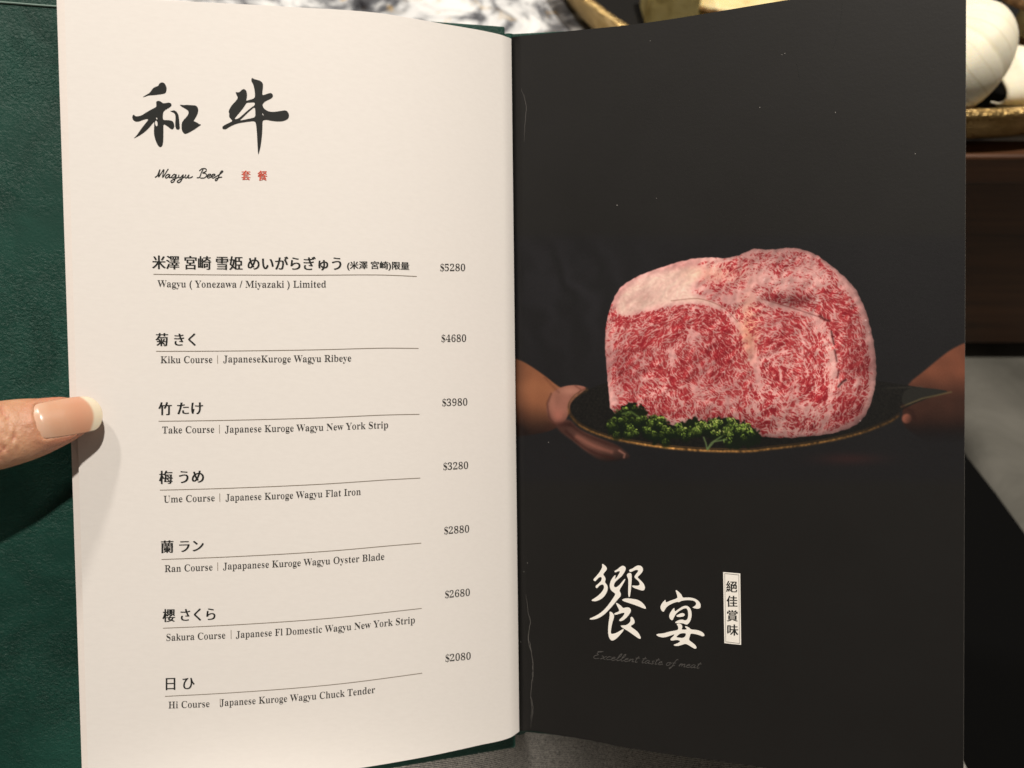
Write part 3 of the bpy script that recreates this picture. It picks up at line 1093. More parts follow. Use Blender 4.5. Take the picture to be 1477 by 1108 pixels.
# the printed blacks: ink floor, gloss adds the rest
imlin = np.clip(imlin - np.array([0.0035, 0.0032, 0.003]), 0.003, 0.92)

t_b, v_b0 = RP.inv(np.array([1060.0]), np.array([PY0 + 4.0]))
_, v_b1 = RP.inv(np.array([1060.0]), np.array([PY1 - 4.0]))
vb0, vb1 = float(v_b0[0]) - 0.012, float(v_b1[0]) + 0.012
usR = np.concatenate([np.linspace(0, 0.02, 20)[:-1], np.linspace(0.02, 1, 850)])
vsR = np.concatenate([np.linspace(0, vb0, 30)[:-1], np.linspace(vb0, vb1, int((PY1 - PY0) * 1.35))[:-1], np.linspace(vb1, 1, 36)])
black_page, T, V_ = page_obj('page', RP, usR, vsR, M_PRINT)
black_page['label'] = 'black page with a printed photo of marbled beef on a plate'
X, Y = RP.pix(T, V_)
fx = np.clip((X - PX0) * SS - 0.5, 0, gw - 1.001)
fy = np.clip((Y - PY0) * SS - 0.5, 0, gh - 1.001)
ix, iy = fx.astype(int), fy.astype(int)
ax, ay = (fx - ix)[..., None], (fy - iy)[..., None]
C = (imlin[iy, ix] * (1 - ax) + imlin[iy, ix + 1] * ax) * (1 - ay) + (imlin[iy + 1, ix] * (1 - ax) + imlin[iy + 1, ix + 1] * ax) * ay
edge = (sstep(PY0, PY0 + 22, Y) * sstep(PY1, PY1 - 22, Y))[..., None]
C = BLACK * (1 - edge) + C * edge
me = black_page.data
a = me.attributes.new('print', 'FLOAT_COLOR', 'POINT')
a.data.foreach_set('color', np.concatenate([C, np.ones(C.shape[:2] + (1,))], -1).astype(np.float32).reshape(-1))
# white core sheet behind the black page, a hair larger at the fore edge
core, _, _ = page_obj('page', RP, np.concatenate([np.linspace(0.03, 0.06, 10)[:-1], np.linspace(0.06, 1.0003, 60)]), np.linspace(0.0015, 0.9985, 30), M_CORE, -0.00045, 0.0005)
core['label'] = 'pale paper core showing as a thin worn line along the right edge'

# ------------------------------------------------------------------ lettering


def bez_pts(sp):
    out = []
    bp = sp.bezier_points
    n = len(bp)
    for i in range(n):
        a, b = bp[i], bp[(i + 1) % n]
        p0, p1, p2, p3 = (np.array(q)[:2] for q in (a.co, a.handle_right, b.co, b.handle_left))
        p2, p3 = np.array(b.handle_left)[:2], np.array(b.co)[:2]
        ch = np.linalg.norm(p3 - p0)
        k = 1 if np.linalg.norm(p1 - p0 - (p3 - p0) / 3) + np.linalg.norm(p2 - p0 - (p3 - p0) * 2 / 3) < 0.01 * ch + 1e-5 else 4
        for j in range(k):
            t = j / k
            out.append((1 - t) ** 3 * p0 + 3 * (1 - t) ** 2 * t * p1 + 3 * (1 - t) * t * t * p2 + t ** 3 * p3)
    return np.array(out)


def outlines(text):
    cu = bpy.data.curves.new('txt', 'FONT')
    cu.body = text
    o = bpy.data.objects.new('txt', cu)
    COL.objects.link(o)
    bpy.context.view_layer.update()
    dg = bpy.context.evaluated_depsgraph_get()
    c2 = o.to_curve(dg)
    res = [bez_pts(sp) for sp in c2.splines]
    o.to_curve_clear()
    bpy.data.objects.remove(o)
    bpy.data.curves.remove(cu)
    return [r for r in res if len(r) > 2]


def embolden(polys, dx, dy):
    out = []
    for p in polys:
        e = np.roll(p, -1, 0) - p
        keep = np.linalg.norm(e, axis=1) > 1e-6
        p = p[keep]
        e = np.roll(p, -1, 0) - p
        n = np.stack([e[:, 1], -e[:, 0]], 1)
        n /= np.linalg.norm(n, axis=1, keepdims=True) + 1e-12
        vn = n + np.roll(n, 1, 0)
        vn /= np.linalg.norm(vn, axis=1, keepdims=True) + 1e-9
        out.append(p + vn * np.array([dx, dy]))
    return out


def orient(polys):
    """outer contours counter-clockwise: find the sign of the biggest contour, flip all if needed"""
    def area(p):
        q = np.roll(p, -1, 0)
        return 0.5 * np.sum(p[:, 0] * q[:, 1] - q[:, 0] * p[:, 1])
    big_ = max(polys, key=lambda p: abs(area(p)))
    return [p[::-1] for p in polys] if area(big_) < 0 else polys


def fill(polys):
    cu = bpy.data.curves.new('fill', 'CURVE')
    cu.dimensions = '2D'
    cu.fill_mode = 'BOTH'
    for p in polys:
        sp = cu.splines.new('POLY')
        sp.points.add(len(p) - 1)
        sp.points.foreach_set('co', np.concatenate([p, np.zeros((len(p), 1)), np.ones((len(p), 1))], 1).astype(np.float32).reshape(-1))
        sp.use_cyclic_u = True
    o = bpy.data.objects.new('fill', cu)
    COL.objects.link(o)
    dg = bpy.context.evaluated_depsgraph_get()
    dg.update()
    me = bpy.data.meshes.new_from_object(o.evaluated_get(dg))
    bpy.data.objects.remove(o)
    V = np.zeros(len(me.vertices) * 3, np.float32)
    me.vertices.foreach_get('co', V)
    Fs = [tuple(p.vertices) for p in me.polygons]
    bpy.data.meshes.remove(me)
    return V.reshape(-1, 3)[:, :2].astype(float), Fs


def lay(name, V, Fs, pg, mat, parent, lift=0.00009, cut=None):
    """put a flat mesh given in photo units onto the page surface"""
    bm = bmesh.new()
    vv = [bm.verts.new((x, y, 0)) for x, y in V]
    for f_ in Fs:
        try:
            bm.faces.new([vv[i] for i in f_])
        except ValueError:
            pass
    if cut:
        x0, x1 = V[:, 0].min(), V[:, 0].max()
        x = x0 + cut
        while x < x1:
            bmesh.ops.bisect_plane(bm, geom=bm.verts[:] + bm.edges[:] + bm.faces[:], plane_co=(x, 0, 0), plane_no=(1, 0, 0))
            x += cut
    bm.verts.ensure_lookup_table()
    P = np.array([(v.co.x, v.co.y) for v in bm.verts])
    Wd = pg.at(P, lift)
    for v, w in zip(bm.verts, Wd):
        v.co = w
    for f_ in bm.faces:
        f_.normal_update()
        if f_.normal.dot(F_) > 0:
            f_.normal_flip()
    me = bpy.data.meshes.new(name)
    bm.to_mesh(me)
    bm.free()
    return link(name, me, mat, parent)


def serif(t):
    o = ''
    for c in t:
        if 'A' <= c <= 'Z':
            o += chr(0x1D400 + ord(c) - 65)
        elif 'a' <= c <= 'z':
            o += chr(0x1D41A + ord(c) - 97)
        elif '0' <= c <= '9':
            o += chr(0x1D7CE + ord(c) - 48)
        else:
            o += c
    return o


CAPH = max(p[:, 1].max() for p in outlines(serif('H')))
DIGH = max(p[:, 1].max() for p in outlines(serif('2')))


def warp(polys, pg, x0, x1, yb0, yb1, sy, x_rng=None):
    """unit text -> photo units along a baseline that follows the page"""
    allp = np.vstack(polys)
    a, b = x_rng if x_rng else (allp[:, 0].min(), allp[:, 0].max())
    (t0, v0), (t1, v1) = (tuple(float(q[0]) for q in pg.inv([x], [y])) for x, y in ((x0, yb0), (x1, yb1)))
    out = []
    for p in polys:
        g_ = (p[:, 0] - a) / (b - a)
        xx = x0 + (x1 - x0) * g_
        t = t0 + (t1 - t0) * g_
        v = v0 + (v1 - v0) * g_
        for _ in range(4):
            X_, Y_ = pg.pix(t, v)
            t = t + (xx - X_) / ((t1 - t0) and ((x1 - x0) / (t1 - t0)))
        out.append(np.stack([xx, Y_ - p[:, 1] * sy], 1))
    return out


def latin(text, x0, x1, yb0, yb1, cap, parent=None, name='lettering', mat=None, digits=False, thin=0.013):
    ps = orient(outlines(serif(text)))
    ps = embolden(ps, -thin, 0.006)
    ps = warp(ps, LP, x0, x1, yb0, yb1, cap / (DIGH if digits else CAPH))
    V, Fs = fill(ps)
    return lay(name, V, Fs, LP, mat or M_INKG, parent or white_page, 0.00009)


def price(num, x0, x1, yb0, yb1):
    # the dollar sign is an S with a stroke; digits follow
    s_ = embolden(orient(outlines(serif('S'))), -0.014, 0.005)
    d_ = embolden(orient(outlines(serif(num))), -0.014, 0.005)
    sw = max(p[:, 0].max() for p in s_) - min(p[:, 0].min() for p in s_)
    s_ = [np.stack([(p[:, 0] - s_[0][:, 0].min()) * 0.92, p[:, 1]], 1) for p in s_]
    bar = [np.array([(sw * 0.42, -0.10), (sw * 0.49, -0.10), (sw * 0.49, 0.78), (sw * 0.42, 0.78)])]
    off = sw * 0.92 + 0.05 - min(p[:, 0].min() for p in d_)
    d_ = [p + np.array([off, 0]) for p in d_]
    rngx = (0.0, max(p[:, 0].max() for p in d_))
    sy = 10.6 / DIGH
    V1, F1 = fill(warp(s_ + d_, LP, x0, x1, yb0, yb1, sy, rngx))
    V2, F2 = fill(warp(bar, LP, x0, x1, yb0, yb1, sy, rngx))
    lay('price', np.vstack([V1, V2]), F1 + [tuple(i + len(V1) for i in f_) for f_ in F2], LP, M_INKG, white_page)


def cjk(text, x0, x1, yt, yb, yb1, pg=None, parent=None, mat=None, name='lettering', fat_=0.031, up=0.0):
    """heavy verticals, light horizontals: three copies of the outline side by side, each a hair above the last"""
    pg = pg or LP
    raw = embolden(orient(outlines(text)), 0.0, -0.006)
    lo = min(p[:, 1].min() for p in raw)
    hi = max(p[:, 1].max() for p in raw)
    xa, xb = min(p[:, 0].min() for p in raw) - fat_, max(p[:, 0].max() for p in raw) + fat_
    o = None
    Vs, Ls, Fs, n = [], [], [], 0
    for q, dx in enumerate((-fat_, 0.0, fat_)):
        ps = warp([p + np.array([dx, -lo]) for p in raw], pg, x0, x1, yb, yb1, (yb - yt) / (hi - lo), (xa, xb))
        V, f_ = fill(ps)
        Vs.append(V)
        Ls += [0.00009 + up + 0.00002 * q] * len(V)
        Fs += [tuple(i + n for i in g) for g in f_]
        n += len(V)
    return lay(name, np.vstack(Vs), Fs, pg, mat or M_INK, parent or white_page, np.array(Ls)[:, None])


def ribbon(pts, wid, pg, mat, parent, name, lift=0.00009, taper=False):
    p = np.array(pts, float)
    d = np.gradient(p, axis=0)
    d /= np.linalg.norm(d, axis=1, keepdims=True) + 1e-9
    n = np.stack([-d[:, 1], d[:, 0]], 1)
    w = np.full(len(p), wid / 2.0)
    if taper:
        w *= np.clip(np.sin(np.linspace(0.1, math.pi - 0.1, len(p))) + 0.25, 0, 1)
    V = np.vstack([p + n * w[:, None], p - n * w[:, None]])
    k = len(p)
    Fs = [(i, i + 1, k + i + 1, k + i) for i in range(k - 1)]
    if name is None:
        return V, Fs
    return lay(name, V, Fs, pg, mat, parent, lift)


def strokes(name, lines, wid, pg, mat, parent):
    Vs, Fs, n = [], [], 0
    for ln in lines:
        V, f_ = ribbon(catmull(ln, 5), wid, pg, mat, parent, None)
        Vs.append(V)
        Fs += [tuple(i + n for i in q) for q in f_]
        n += len(V)
    return lay(name, np.vstack(Vs), Fs, pg, mat, parent)


def rule(x0, y0, x1, y1):
    (t0, v0), (t1, v1) = (tuple(float(q[0]) for q in LP.inv([x], [y])) for x, y in ((x0, y0), (x1, y1)))
    k = np.linspace(0, 1, 40)
    X_, Y_ = LP.pix(t0 + (t1 - t0) * k, v0 + (v1 - v0) * k)
    ribbon(np.stack([X_, Y_], 1), 0.9, LP, M_RULE, white_page, 'rule_line')


def vbar(x, y0, y1):
    ribbon([(x, y0), (x, (y0 + y1) / 2), (x + 0.1, y1)], 0.9, LP, M_RULE, white_page, 'divider')


# courses
cjk('米澤 宮崎 雪姫 めいがらぎゅう', 219.3, 492.6, 368.3, 388.0, 389.8)
cjk('(米澤 宮崎)限量', 500.5, 590.6, 377.0, 390.2, 391.4)
rule(221.3, 395.6, 601.2, 398.8)
latin('Wagyu ( Yonezawa / Miyazaki ) Limited', 227, 470.3, 414.0, 414.6, 9.7)
price('5280', 635, 671, 391, 391)
cjk('菊 きく', 224.2, 282.5, 480.5, 499.2, 498.9)
rule(225, 506.7, 603.7, 502.6)
latin('Kiku Course', 231.6, 306.3, 523.8, 523.3, 9.7)
vbar(313.8, 512.5, 524.5)
latin('JapaneseKuroge Wagyu Ribeye', 322, 506.6, 522.6, 521.3, 9.7)
price('4680', 636.8, 672.4, 493.3, 493)
cjk('竹 たけ', 228.2, 293, 580.4, 598.9, 597.7)
rule(228.5, 607.6, 605, 597.6)
latin('Take Course', 234, 309, 625.2, 624, 9.7)
vbar(316.5, 613, 625.3)
latin('Japanese Kuroge Wagyu New York Strip', 324.4, 559.8, 624, 617.6, 9.7)
price('3980', 638, 674.2, 585.8, 584.9)
cjk('梅 うめ', 229.2, 294.4, 679.2, 698.2, 696.6)
rule(230.5, 707, 606.3, 689.6)
latin('Ume Course', 236.1, 309.7, 725, 722.8, 9.7)
vbar(317, 711.8, 724)
latin('Japanese Kuroge Wagyu Flat Iron', 325.3, 520.4, 722.5, 713.8, 9.7)
price('3280', 639.5, 675.3, 678, 676.2)
cjk('蘭 ラン', 232, 294, 779.8, 797.9, 795.9)
rule(233, 807, 607.6, 783.5)
latin('Ran Course', 237.6, 306.5, 825.2, 822.7, 9.7)
vbar(314, 811.3, 823.4)
latin('Japapanese Kuroge Wagyu Oyster Blade', 321.7, 554.4, 821.6, 807.4, 9.7)
price('2880', 640.8, 676.8, 770.6, 767.9)
cjk('櫻 さくら', 234.2, 310.9, 878.8, 897.3, 894.6)
rule(235, 906.2, 608.2, 877.6)
latin('Sakura Course', 240, 325, 924.4, 921, 9.7)
vbar(333.3, 908.8, 921.6)
latin('Japanese Fl Domestic Wagyu New York Strip', 340.3, 598.5, 920.3, 898.8, 9.7)
price('2680', 642, 677.8, 862.8, 859.4)
cjk('日 ひ', 239, 280.8, 978.3, 995.6, 994.2, fat_=0.02)
rule(238, 1004.5, 609, 971)
latin('Hi Course', 243, 302.2, 1022, 1019.8, 9.7)
vbar(317.6, 1008.0, 1018.6)
latin('Japanese Kuroge Wagyu Chuck Tender', 317.2, 541, 1018.6, 999.4, 9.7)
price('2080', 642.6, 679, 954.6, 951.2)
# subtitle
cjk('套', 348.0, 361.6, 246.0, 259.8, 259.8, mat=M_RED, fat_=0.03)
cjk('餐', 371.4, 385.8, 246.3, 260.4, 260.4, mat=M_RED, fat_=0.03)


def zp(pts, x0, y0, s):
    return [(x0 + a / s, y0 + b / s) for a, b in pts]


WB = [[(292, 853), (312, 838), (332, 790), (320, 850), (345, 815), (364, 792), (352, 853), (375, 822), (398, 785)],
      [(408, 834), (395, 829), (376, 845), (380, 858), (396, 850), (411, 830), (405, 854), (422, 852)],
      [(458, 833), (443, 829), (426, 847), (431, 858), (446, 850), (461, 830), (453, 862), (440, 887), (425, 893), (419, 882), (442, 868), (474, 853)],
      [(482, 831), (479, 853), (497, 852), (516, 831), (506, 866), (491, 889), (475, 894), (469, 883), (492, 868), (526, 849)],
      [(537, 830), (529, 852), (542, 856), (562, 832), (554, 855), (571, 856), (592, 845)],
      [(622, 856), (645, 851), (660, 812), (673, 789)], [(642, 802), (664, 785), (692, 785), (696, 804), (669, 818), (691, 822), (700, 840), (681, 857), (650, 858)],
      [(706, 845), (729, 838), (731, 828), (713, 830), (705, 848), (716, 858), (739, 847)],
      [(739, 845), (763, 838), (765, 828), (746, 830), (740, 848), (751, 858), (771, 850)],
      [(771, 848), (801, 830), (829, 806), (815, 805), (800, 835), (785, 871), (772, 879), (770, 868), (795, 855), (823, 850)]]
strokes('lettering', [zp(q, 170, 100, 5.47) for q in WB], 1.55, LP, M_INK, white_page)

HE = [[(300, 343), (360, 308), (395, 285), (425, 240), (455, 217), (498, 205), (505, 180), (535, 158), (570, 168), (590, 195), (602, 240), (588, 295), (540, 305), (440, 318), (375, 320), (330, 338)],
      [(470, 405), (480, 390), (510, 388), (535, 402), (560, 420), (590, 415), (625, 408), (655, 418), (662, 445), (640, 468), (590, 495), (565, 515), (555, 540), (552, 600), (560, 624), (600, 625), (650, 628), (682, 645),
       (696, 690), (690, 722), (668, 742), (645, 728), (610, 700), (560, 668), (560, 750), (560, 850), (555, 915), (540, 952), (515, 958), (490, 932), (465, 880), (450, 830), (442, 780), (445, 710), (448, 650), (440, 650),
       (400, 700), (350, 755), (290, 800), (240, 828), (188, 853), (225, 820), (260, 770), (310, 700), (360, 640), (375, 615), (350, 610), (300, 625), (250, 645), (210, 640), (183, 620), (175, 580), (195, 553), (212, 575),
       (240, 580), (290, 568), (350, 530), (400, 500), (450, 475), (472, 462), (472, 430)],
      [(456, 640), (470, 625), (487, 650), (489, 695), (470, 702), (457, 670)], [(466, 596), (482, 590), (488, 617), (474, 613)],
      [(638, 512), (670, 510), (690, 503), (722, 520), (746, 560), (753, 620), (759, 690), (762, 732), (740, 744), (714, 732), (704, 690), (708, 620), (708, 560), (690, 535), (665, 525)],
      [(760, 434), (800, 440), (850, 438), (920, 442), (962, 445), (988, 480), (987, 530), (960, 590), (928, 636), (945, 642), (975, 655), (1000, 675), (1028, 680), (990, 705), (940, 740), (880, 775), (830, 797), (805, 782),
       (783, 745), (783, 660), (810, 620), (845, 585), (868, 550), (870, 515), (840, 490), (800, 468), (772, 450)]]
NIU = [[(252, 278), (275, 285), (305, 280), (325, 255), (355, 240), (386, 260), (396, 310), (391, 360), (380, 388), (430, 375), (490, 355), (492, 300), (485, 240), (470, 180), (446, 145), (452, 102), (480, 120), (520, 130),
        (562, 143), (592, 175), (591, 230), (582, 290), (585, 320), (620, 310), (660, 295), (692, 290), (713, 312), (713, 340), (690, 360), (650, 378), (610, 400), (585, 430), (590, 460), (610, 490), (650, 515), (700, 525),
        (760, 520), (820, 510), (868, 503), (898, 525), (913, 560), (906, 602), (870, 627), (820, 640), (750, 640), (690, 632), (640, 620), (600, 625), (585, 640), (585, 720), (578, 830), (565, 930), (550, 1000), (533, 1056),
        (527, 1000), (522, 900), (517, 800), (509, 700), (499, 650), (480, 637), (440, 640), (380, 647), (290, 662), (230, 682), (180, 707), (130, 740), (93, 732), (90, 705), (120, 685), (170, 660), (220, 635), (195, 610),
        (172, 580), (178, 540), (166, 520), (183, 480), (213, 435), (258, 390), (284, 350), (268, 320)],
       [(235, 614), (270, 570), (330, 500), (372, 440), (388, 410), (440, 408), (490, 405), (492, 440), (450, 468), (400, 508), (340, 562), (285, 608)],
       [(300, 632), (345, 592), (400, 537), (450, 492), (492, 462), (497, 530), (495, 590), (440, 603), (370, 618)], [(578, 538), (590, 542), (602, 572), (590, 565)]]
XIANG = [[(250, 73), (270, 80), (300, 105), (317, 135), (300, 165), (262, 208), (285, 235), (300, 270), (285, 310), (315, 340), (327, 380), (317, 430), (280, 492), (230, 532), (170, 554), (125, 550), (115, 537), (170, 505),
          (220, 465), (260, 420), (280, 375), (270, 340), (240, 338), (210, 360), (190, 387), (170, 380), (170, 355), (200, 330), (235, 300), (248, 270), (245, 240), (215, 245), (185, 275), (165, 300), (143, 287), (143, 268),
          (175, 235), (210, 195), (245, 140), (255, 105)],
         [(408, 165), (440, 150), (475, 120), (512, 95), (547, 108), (557, 140), (535, 187), (500, 237), (440, 285), (410, 320), (400, 360), (425, 380), (470, 350), (510, 300), (548, 258), (547, 285), (515, 342), (470, 415),
          (492, 450), (492, 487), (460, 517), (410, 582), (340, 662), (270, 732), (190, 777), (110, 790), (84, 776), (150, 750), (230, 705), (300, 640), (360, 560), (405, 495), (425, 455), (385, 430), (358, 400), (348, 350),
          (358, 300), (385, 250), (428, 208), (422, 245), (413, 272), (440, 248), (475, 190), (480, 165), (450, 172), (415, 187)],
         [(595, 150), (640, 135), (680, 105), (715, 93), (757, 103), (778, 140), (767, 180), (725, 225), (700, 245), (740, 280), (782, 325), (800, 365), (797, 402), (775, 418), (730, 407), (670, 387), (630, 362), (640, 350),
          (690, 355), (725, 350), (735, 330), (720, 295), (680, 265), (662, 240), (680, 210), (710, 175), (715, 155), (685, 150), (650, 165), (625, 180), (600, 172)],
         [(568, 210), (595, 188), (627, 195), (632, 240), (626, 340), (616, 440), (606, 498), (590, 498), (584, 440), (588, 340), (588, 270), (570, 235)],
         [(502, 530), (560, 513), (630, 520), (700, 530), (752, 558), (797, 603), (818, 648), (790, 648), (730, 622), (650, 592), (570, 567), (520, 550)],
         [(426, 567), (460, 585), (495, 610), (520, 642), (560, 630), (602, 633), (622, 660), (617, 692), (580, 747), (530, 792), (490, 809), (468, 801), (475, 785), (510, 755), (540, 715), (535, 695), (480, 710), (430, 727),
          (403, 721), (410, 705), (450, 690), (475, 675), (460, 640), (440, 605)],
         [(345, 682), (380, 693), (407, 730), (402, 770), (381, 830), (368, 900), (362, 960), (375, 972), (430, 960), (480, 930), (529, 903), (527, 927), (490, 972), (440, 1027), (385, 1061), (350, 1037), (333, 990), (328, 930),
          (333, 850), (344, 770), (351, 725)],
         [(612, 765), (630, 746), (657, 775), (673, 825), (650, 847), (610, 872), (660, 905), (712, 948), (742, 1000), (748, 1034), (720, 1030), (660, 987), (590, 937), (520, 897), (487, 870), (500, 860), (560, 860), (600, 830), (618, 800)]]
YAN = [[(393, 103), (405, 98), (440, 128), (472, 160), (484, 198), (540, 193), (610, 198), (672, 223), (713, 270), (715, 320), (692, 338), (650, 337), (602, 321), (640, 305), (662, 275), (640, 240), (590, 228), (520, 228),
        (460, 240), (435, 257), (415, 248), (350, 270), (290, 305), (262, 340), (240, 382), (213, 362), (197, 320), (213, 275), (264, 218), (267, 245), (272, 260), (330, 233), (415, 206), (418, 180), (405, 140)],
       [(379, 320), (379, 358), (388, 373), (430, 343), (490, 303), (541, 298), (582, 330), (600, 390), (597, 450), (577, 507), (545, 541), (518, 538), (490, 524), (450, 522), (395, 523), (385, 509), (430, 484), (475, 474),
        (510, 488), (540, 480), (555, 440), (555, 380), (540, 335), (510, 330), (450, 360), (400, 400), (371, 450), (356, 489), (328, 477), (310, 440), (318, 400), (349, 353)],
       [(397, 430), (440, 404), (480, 390), (513, 405), (507, 431), (470, 442), (420, 444)],
       [(403, 534), (440, 523), (477, 545), (482, 575), (467, 605), (530, 605), (540, 595), (510, 570), (525, 558), (567, 578), (592, 604), (640, 606), (702, 618), (752, 648), (766, 682), (740, 693), (690, 672), (620, 656),
        (585, 655), (573, 700), (562, 738), (612, 773), (653, 808), (664, 842), (640, 852), (590, 822), (525, 782), (470, 802), (410, 817), (366, 806), (375, 794), (420, 780), (452, 758), (450, 745), (400, 735), (350, 747),
        (325, 736), (335, 714), (365, 690), (385, 660), (330, 682), (250, 707), (180, 697), (141, 670), (170, 658), (240, 653), (320, 628), (420, 613), (430, 590), (425, 560)],
       [(450, 655), (500, 648), (528, 655), (520, 690), (490, 712), (440, 708), (398, 702), (420, 680)]]


def brush(name, polys, x0, y0, s, pg, mat, parent, it=1):
    V, Fs = fill([smooth_closed(zp(p, x0, y0, s), it) for p in polys])
    return lay(name, V, Fs, pg, mat, parent, 0.00010, cut=6)


brush('brush_character', HE, 170, 100, 8.523, LP, M_INK, white_page)
brush('brush_character', NIU, 310, 100, 8.523, LP, M_INK, white_page)
brush('brush_character', XIANG, 840, 805, 8.86, RP, M_WHITEINK, black_page, 2)
brush('brush_character', YAN, 930, 840, 8.86, RP, M_WHITEINK, black_page, 2)

# vertical label strip
Vq = np.array([(1043, 825.2), (1067.7, 827.3), (1069, 930.3), (1044.8, 927.8)])
strip = lay('title_strip', Vq, [(0, 1, 2, 3)], RP, M_WHITEINK, black_page, 0.0001, cut=6)
cen = Vq.mean(0)
inn = cen + (Vq - cen) * np.array([0.84, 0.965])
ring = [inn, cen + (inn - cen) * np.array([0.955, 0.989])]
V, Fs = fill([inn, ring[1]])
lay('border', V, Fs, RP, M_DIMINK, black_page, 0.00018)
for ch, cx_, cy_ in (('絕', 1055.3, 846.0), ('佳', 1055.9, 867.3), ('賞', 1056.3, 888.2), ('味', 1056.9, 908.6)):
    cjk(ch, cx_ - 8.0, cx_ + 8.0, cy_ - 8.1, cy_ + 7.8, cy_ + 8.2, pg=RP, parent=black_page, mat=M_INK, fat_=0.022, up=0.00011)

# thin handwriting under the two white characters
GL = {'E': ([[(0.9, 1.9), (0.4, 1.8), (0.3, 1.4), (0.6, 1.1), (0.1, 0.8), (0.0, 0.3), (0.4, 0.0), (1.0, 0.2)], [(0.2, 1.95), (0.8, 2.05), (1.2, 2.1)]], 1.25),
      'x': ([[(0, 0.9), (0.3, 0.8), (0.5, 0.2), (0.9, 0.05)], [(0.85, 0.9), (0.4, 0.4), (0.0, 0.0)]], 0.95),
      'c': ([[(0.75, 0.8), (0.4, 0.9), (0.08, 0.45), (0.3, 0.02), (0.9, 0.25)]], 0.85),
      'e': ([[(0.05, 0.4), (0.55, 0.6), (0.5, 0.9), (0.15, 0.65), (0.15, 0.15), (0.45, 0.0), (0.9, 0.3)]], 0.85),
      'l': ([[(0.0, 0.2), (0.5, 1.2), (0.6, 1.9), (0.35, 1.7), (0.2, 0.5), (0.35, 0.0), (0.75, 0.25)]], 0.72),
      'n': ([[(0.0, 0.2), (0.15, 0.85), (0.1, 0.05)], [(0.1, 0.3), (0.5, 0.85), (0.65, 0.6), (0.6, 0.1), (0.95, 0.2)]], 0.95),
      't': ([[(0.4, 1.7), (0.2, 0.6), (0.25, 0.05), (0.6, 0.2)], [(0.0, 1.15), (0.7, 1.3)]], 0.65),
      'a': ([[(0.7, 0.8), (0.3, 0.85), (0.05, 0.35), (0.25, 0.0), (0.6, 0.4), (0.72, 0.8), (0.65, 0.15), (0.95, 0.15)]], 0.95),
      's': ([[(0.6, 0.85), (0.3, 0.8), (0.3, 0.5), (0.55, 0.3), (0.4, 0.0), (0.05, 0.1)]], 0.7),
      'o': ([[(0.5, 0.85), (0.15, 0.7), (0.1, 0.2), (0.4, 0.0), (0.7, 0.4), (0.5, 0.85), (0.95, 0.7)]], 0.9),
      'f': ([[(0.85, 1.7), (0.6, 1.85), (0.4, 1.0), (0.25, -0.4), (0.05, -0.8), (0.0, -0.5), (0.7, 0.3)], [(0.1, 0.8), (0.7, 0.9)]], 0.85),
      'm': ([[(0.0, 0.2), (0.15, 0.85), (0.1, 0.05)], [(0.1, 0.3), (0.4, 0.85), (0.5, 0.1)], [(0.5, 0.4), (0.85, 0.85), (0.95, 0.5), (0.9, 0.05), (1.2, 0.2)]], 1.2), ' ': ([], 0.55)}
pen, lines = 0.0, []
for ch in 'Excellent taste of meat':
    st_, adv = GL[ch]
    for ln in st_:
        lines.append([(pen + a_ + 0.30 * b_, b_) for a_, b_ in ln])
    pen += adv
kx = (1011.5 - 855.5) / (pen + 0.35)
lines = [[(855.5 + a_ * kx, 949.8 + (964.5 - 949.8) * a_ / pen - b_ * 5.4) for a_, b_ in ln] for ln in lines]
strokes('lettering', lines, 0.85, RP, M_DIMINK, black_page)

# wear along the gutter and specks
for pts in ([(752, 128), (754, 135), (757, 143), (759, 155), (758, 170), (757, 182), (756, 205)],
            [(758.5, 858), (760.5, 870), (762, 884), (765, 896), (763, 910), (762, 918), (766, 940), (769, 958), (768, 975), (765.5, 1000), (766.5, 1020), (766, 1050)],
            [(763, 912), (762, 925), (767, 945), (769, 965), (768.5, 985)], [(766, 1005), (768.5, 1020), (767, 1038)]):
    q = catmull(pts, 6)
    q = q + rng.normal(size=q.shape) * np.array([0.35, 0.1])
    ribbon(q, 0.7, RP, M_SCUFF if pts[0][1] > 500 else M_DIMINK, black_page, 'crease', taper=True)
sp = [(938, 59), (1132, 77), (1096, 155), (1205, 162), (890, 296), (947, 286), (761, 812), (755.5, 825), (751, 926), (1128, 79), (791, 638), (1320, 222)]
for x, y in sp:
    r_ = random.uniform(0.35, 0.65)
    pts = np.array([(x + r_ * math.cos(a_), y + r_ * math.sin(a_)) for a_ in np.linspace(0, 2 * math.pi, 7)[:-1]])
    lay('speck', pts, [tuple(range(6))], RP, M_SPECK, black_page)
for pts in ([(1215, 2), (1214, 20), (1209, 45), (1201, 72)], [(1149, 92), (1152, 104), (1153, 114)]):
    ribbon(catmull(pts, 6), 0.8, RP, M_DIMINK.copy() if False else M_CORE if False else M_INK, black_page, 'crease', taper=True)

# ------------------------------------------------------------------ covers


def board(name, tl, tr, br_, bl_, thick, mat, nx=40, ny=60):
    """flat leather board from four corners, bevelled box"""
    a = [Vector(p) for p in (tl, tr, br_, bl_)]
    n = (a[1] - a[0]).cross(a[3] - a[0]).normalized()
    if n.dot(F_) < 0:
        n = -n
    bm = bmesh.new()
    vs_ = [bm.verts.new(p) for p in a] + [bm.verts.new(p + n * thick) for p in a]
    for q in ((0, 1, 2, 3), (7, 6, 5, 4), (0, 4, 5, 1), (1, 5, 6, 2), (2, 6, 7, 3), (3, 7, 4, 0)):
        bm.faces.new([vs_[i] for i in q])
    bmesh.ops.recalc_face_normals(bm, faces=bm.faces)
    bmesh.ops.bevel(bm, geom=bm.edges[:], offset=0.0008, segments=3, affect='EDGES', profile=0.5)
    return link(name, bm_mesh(name, bm), mat, menu), a, n


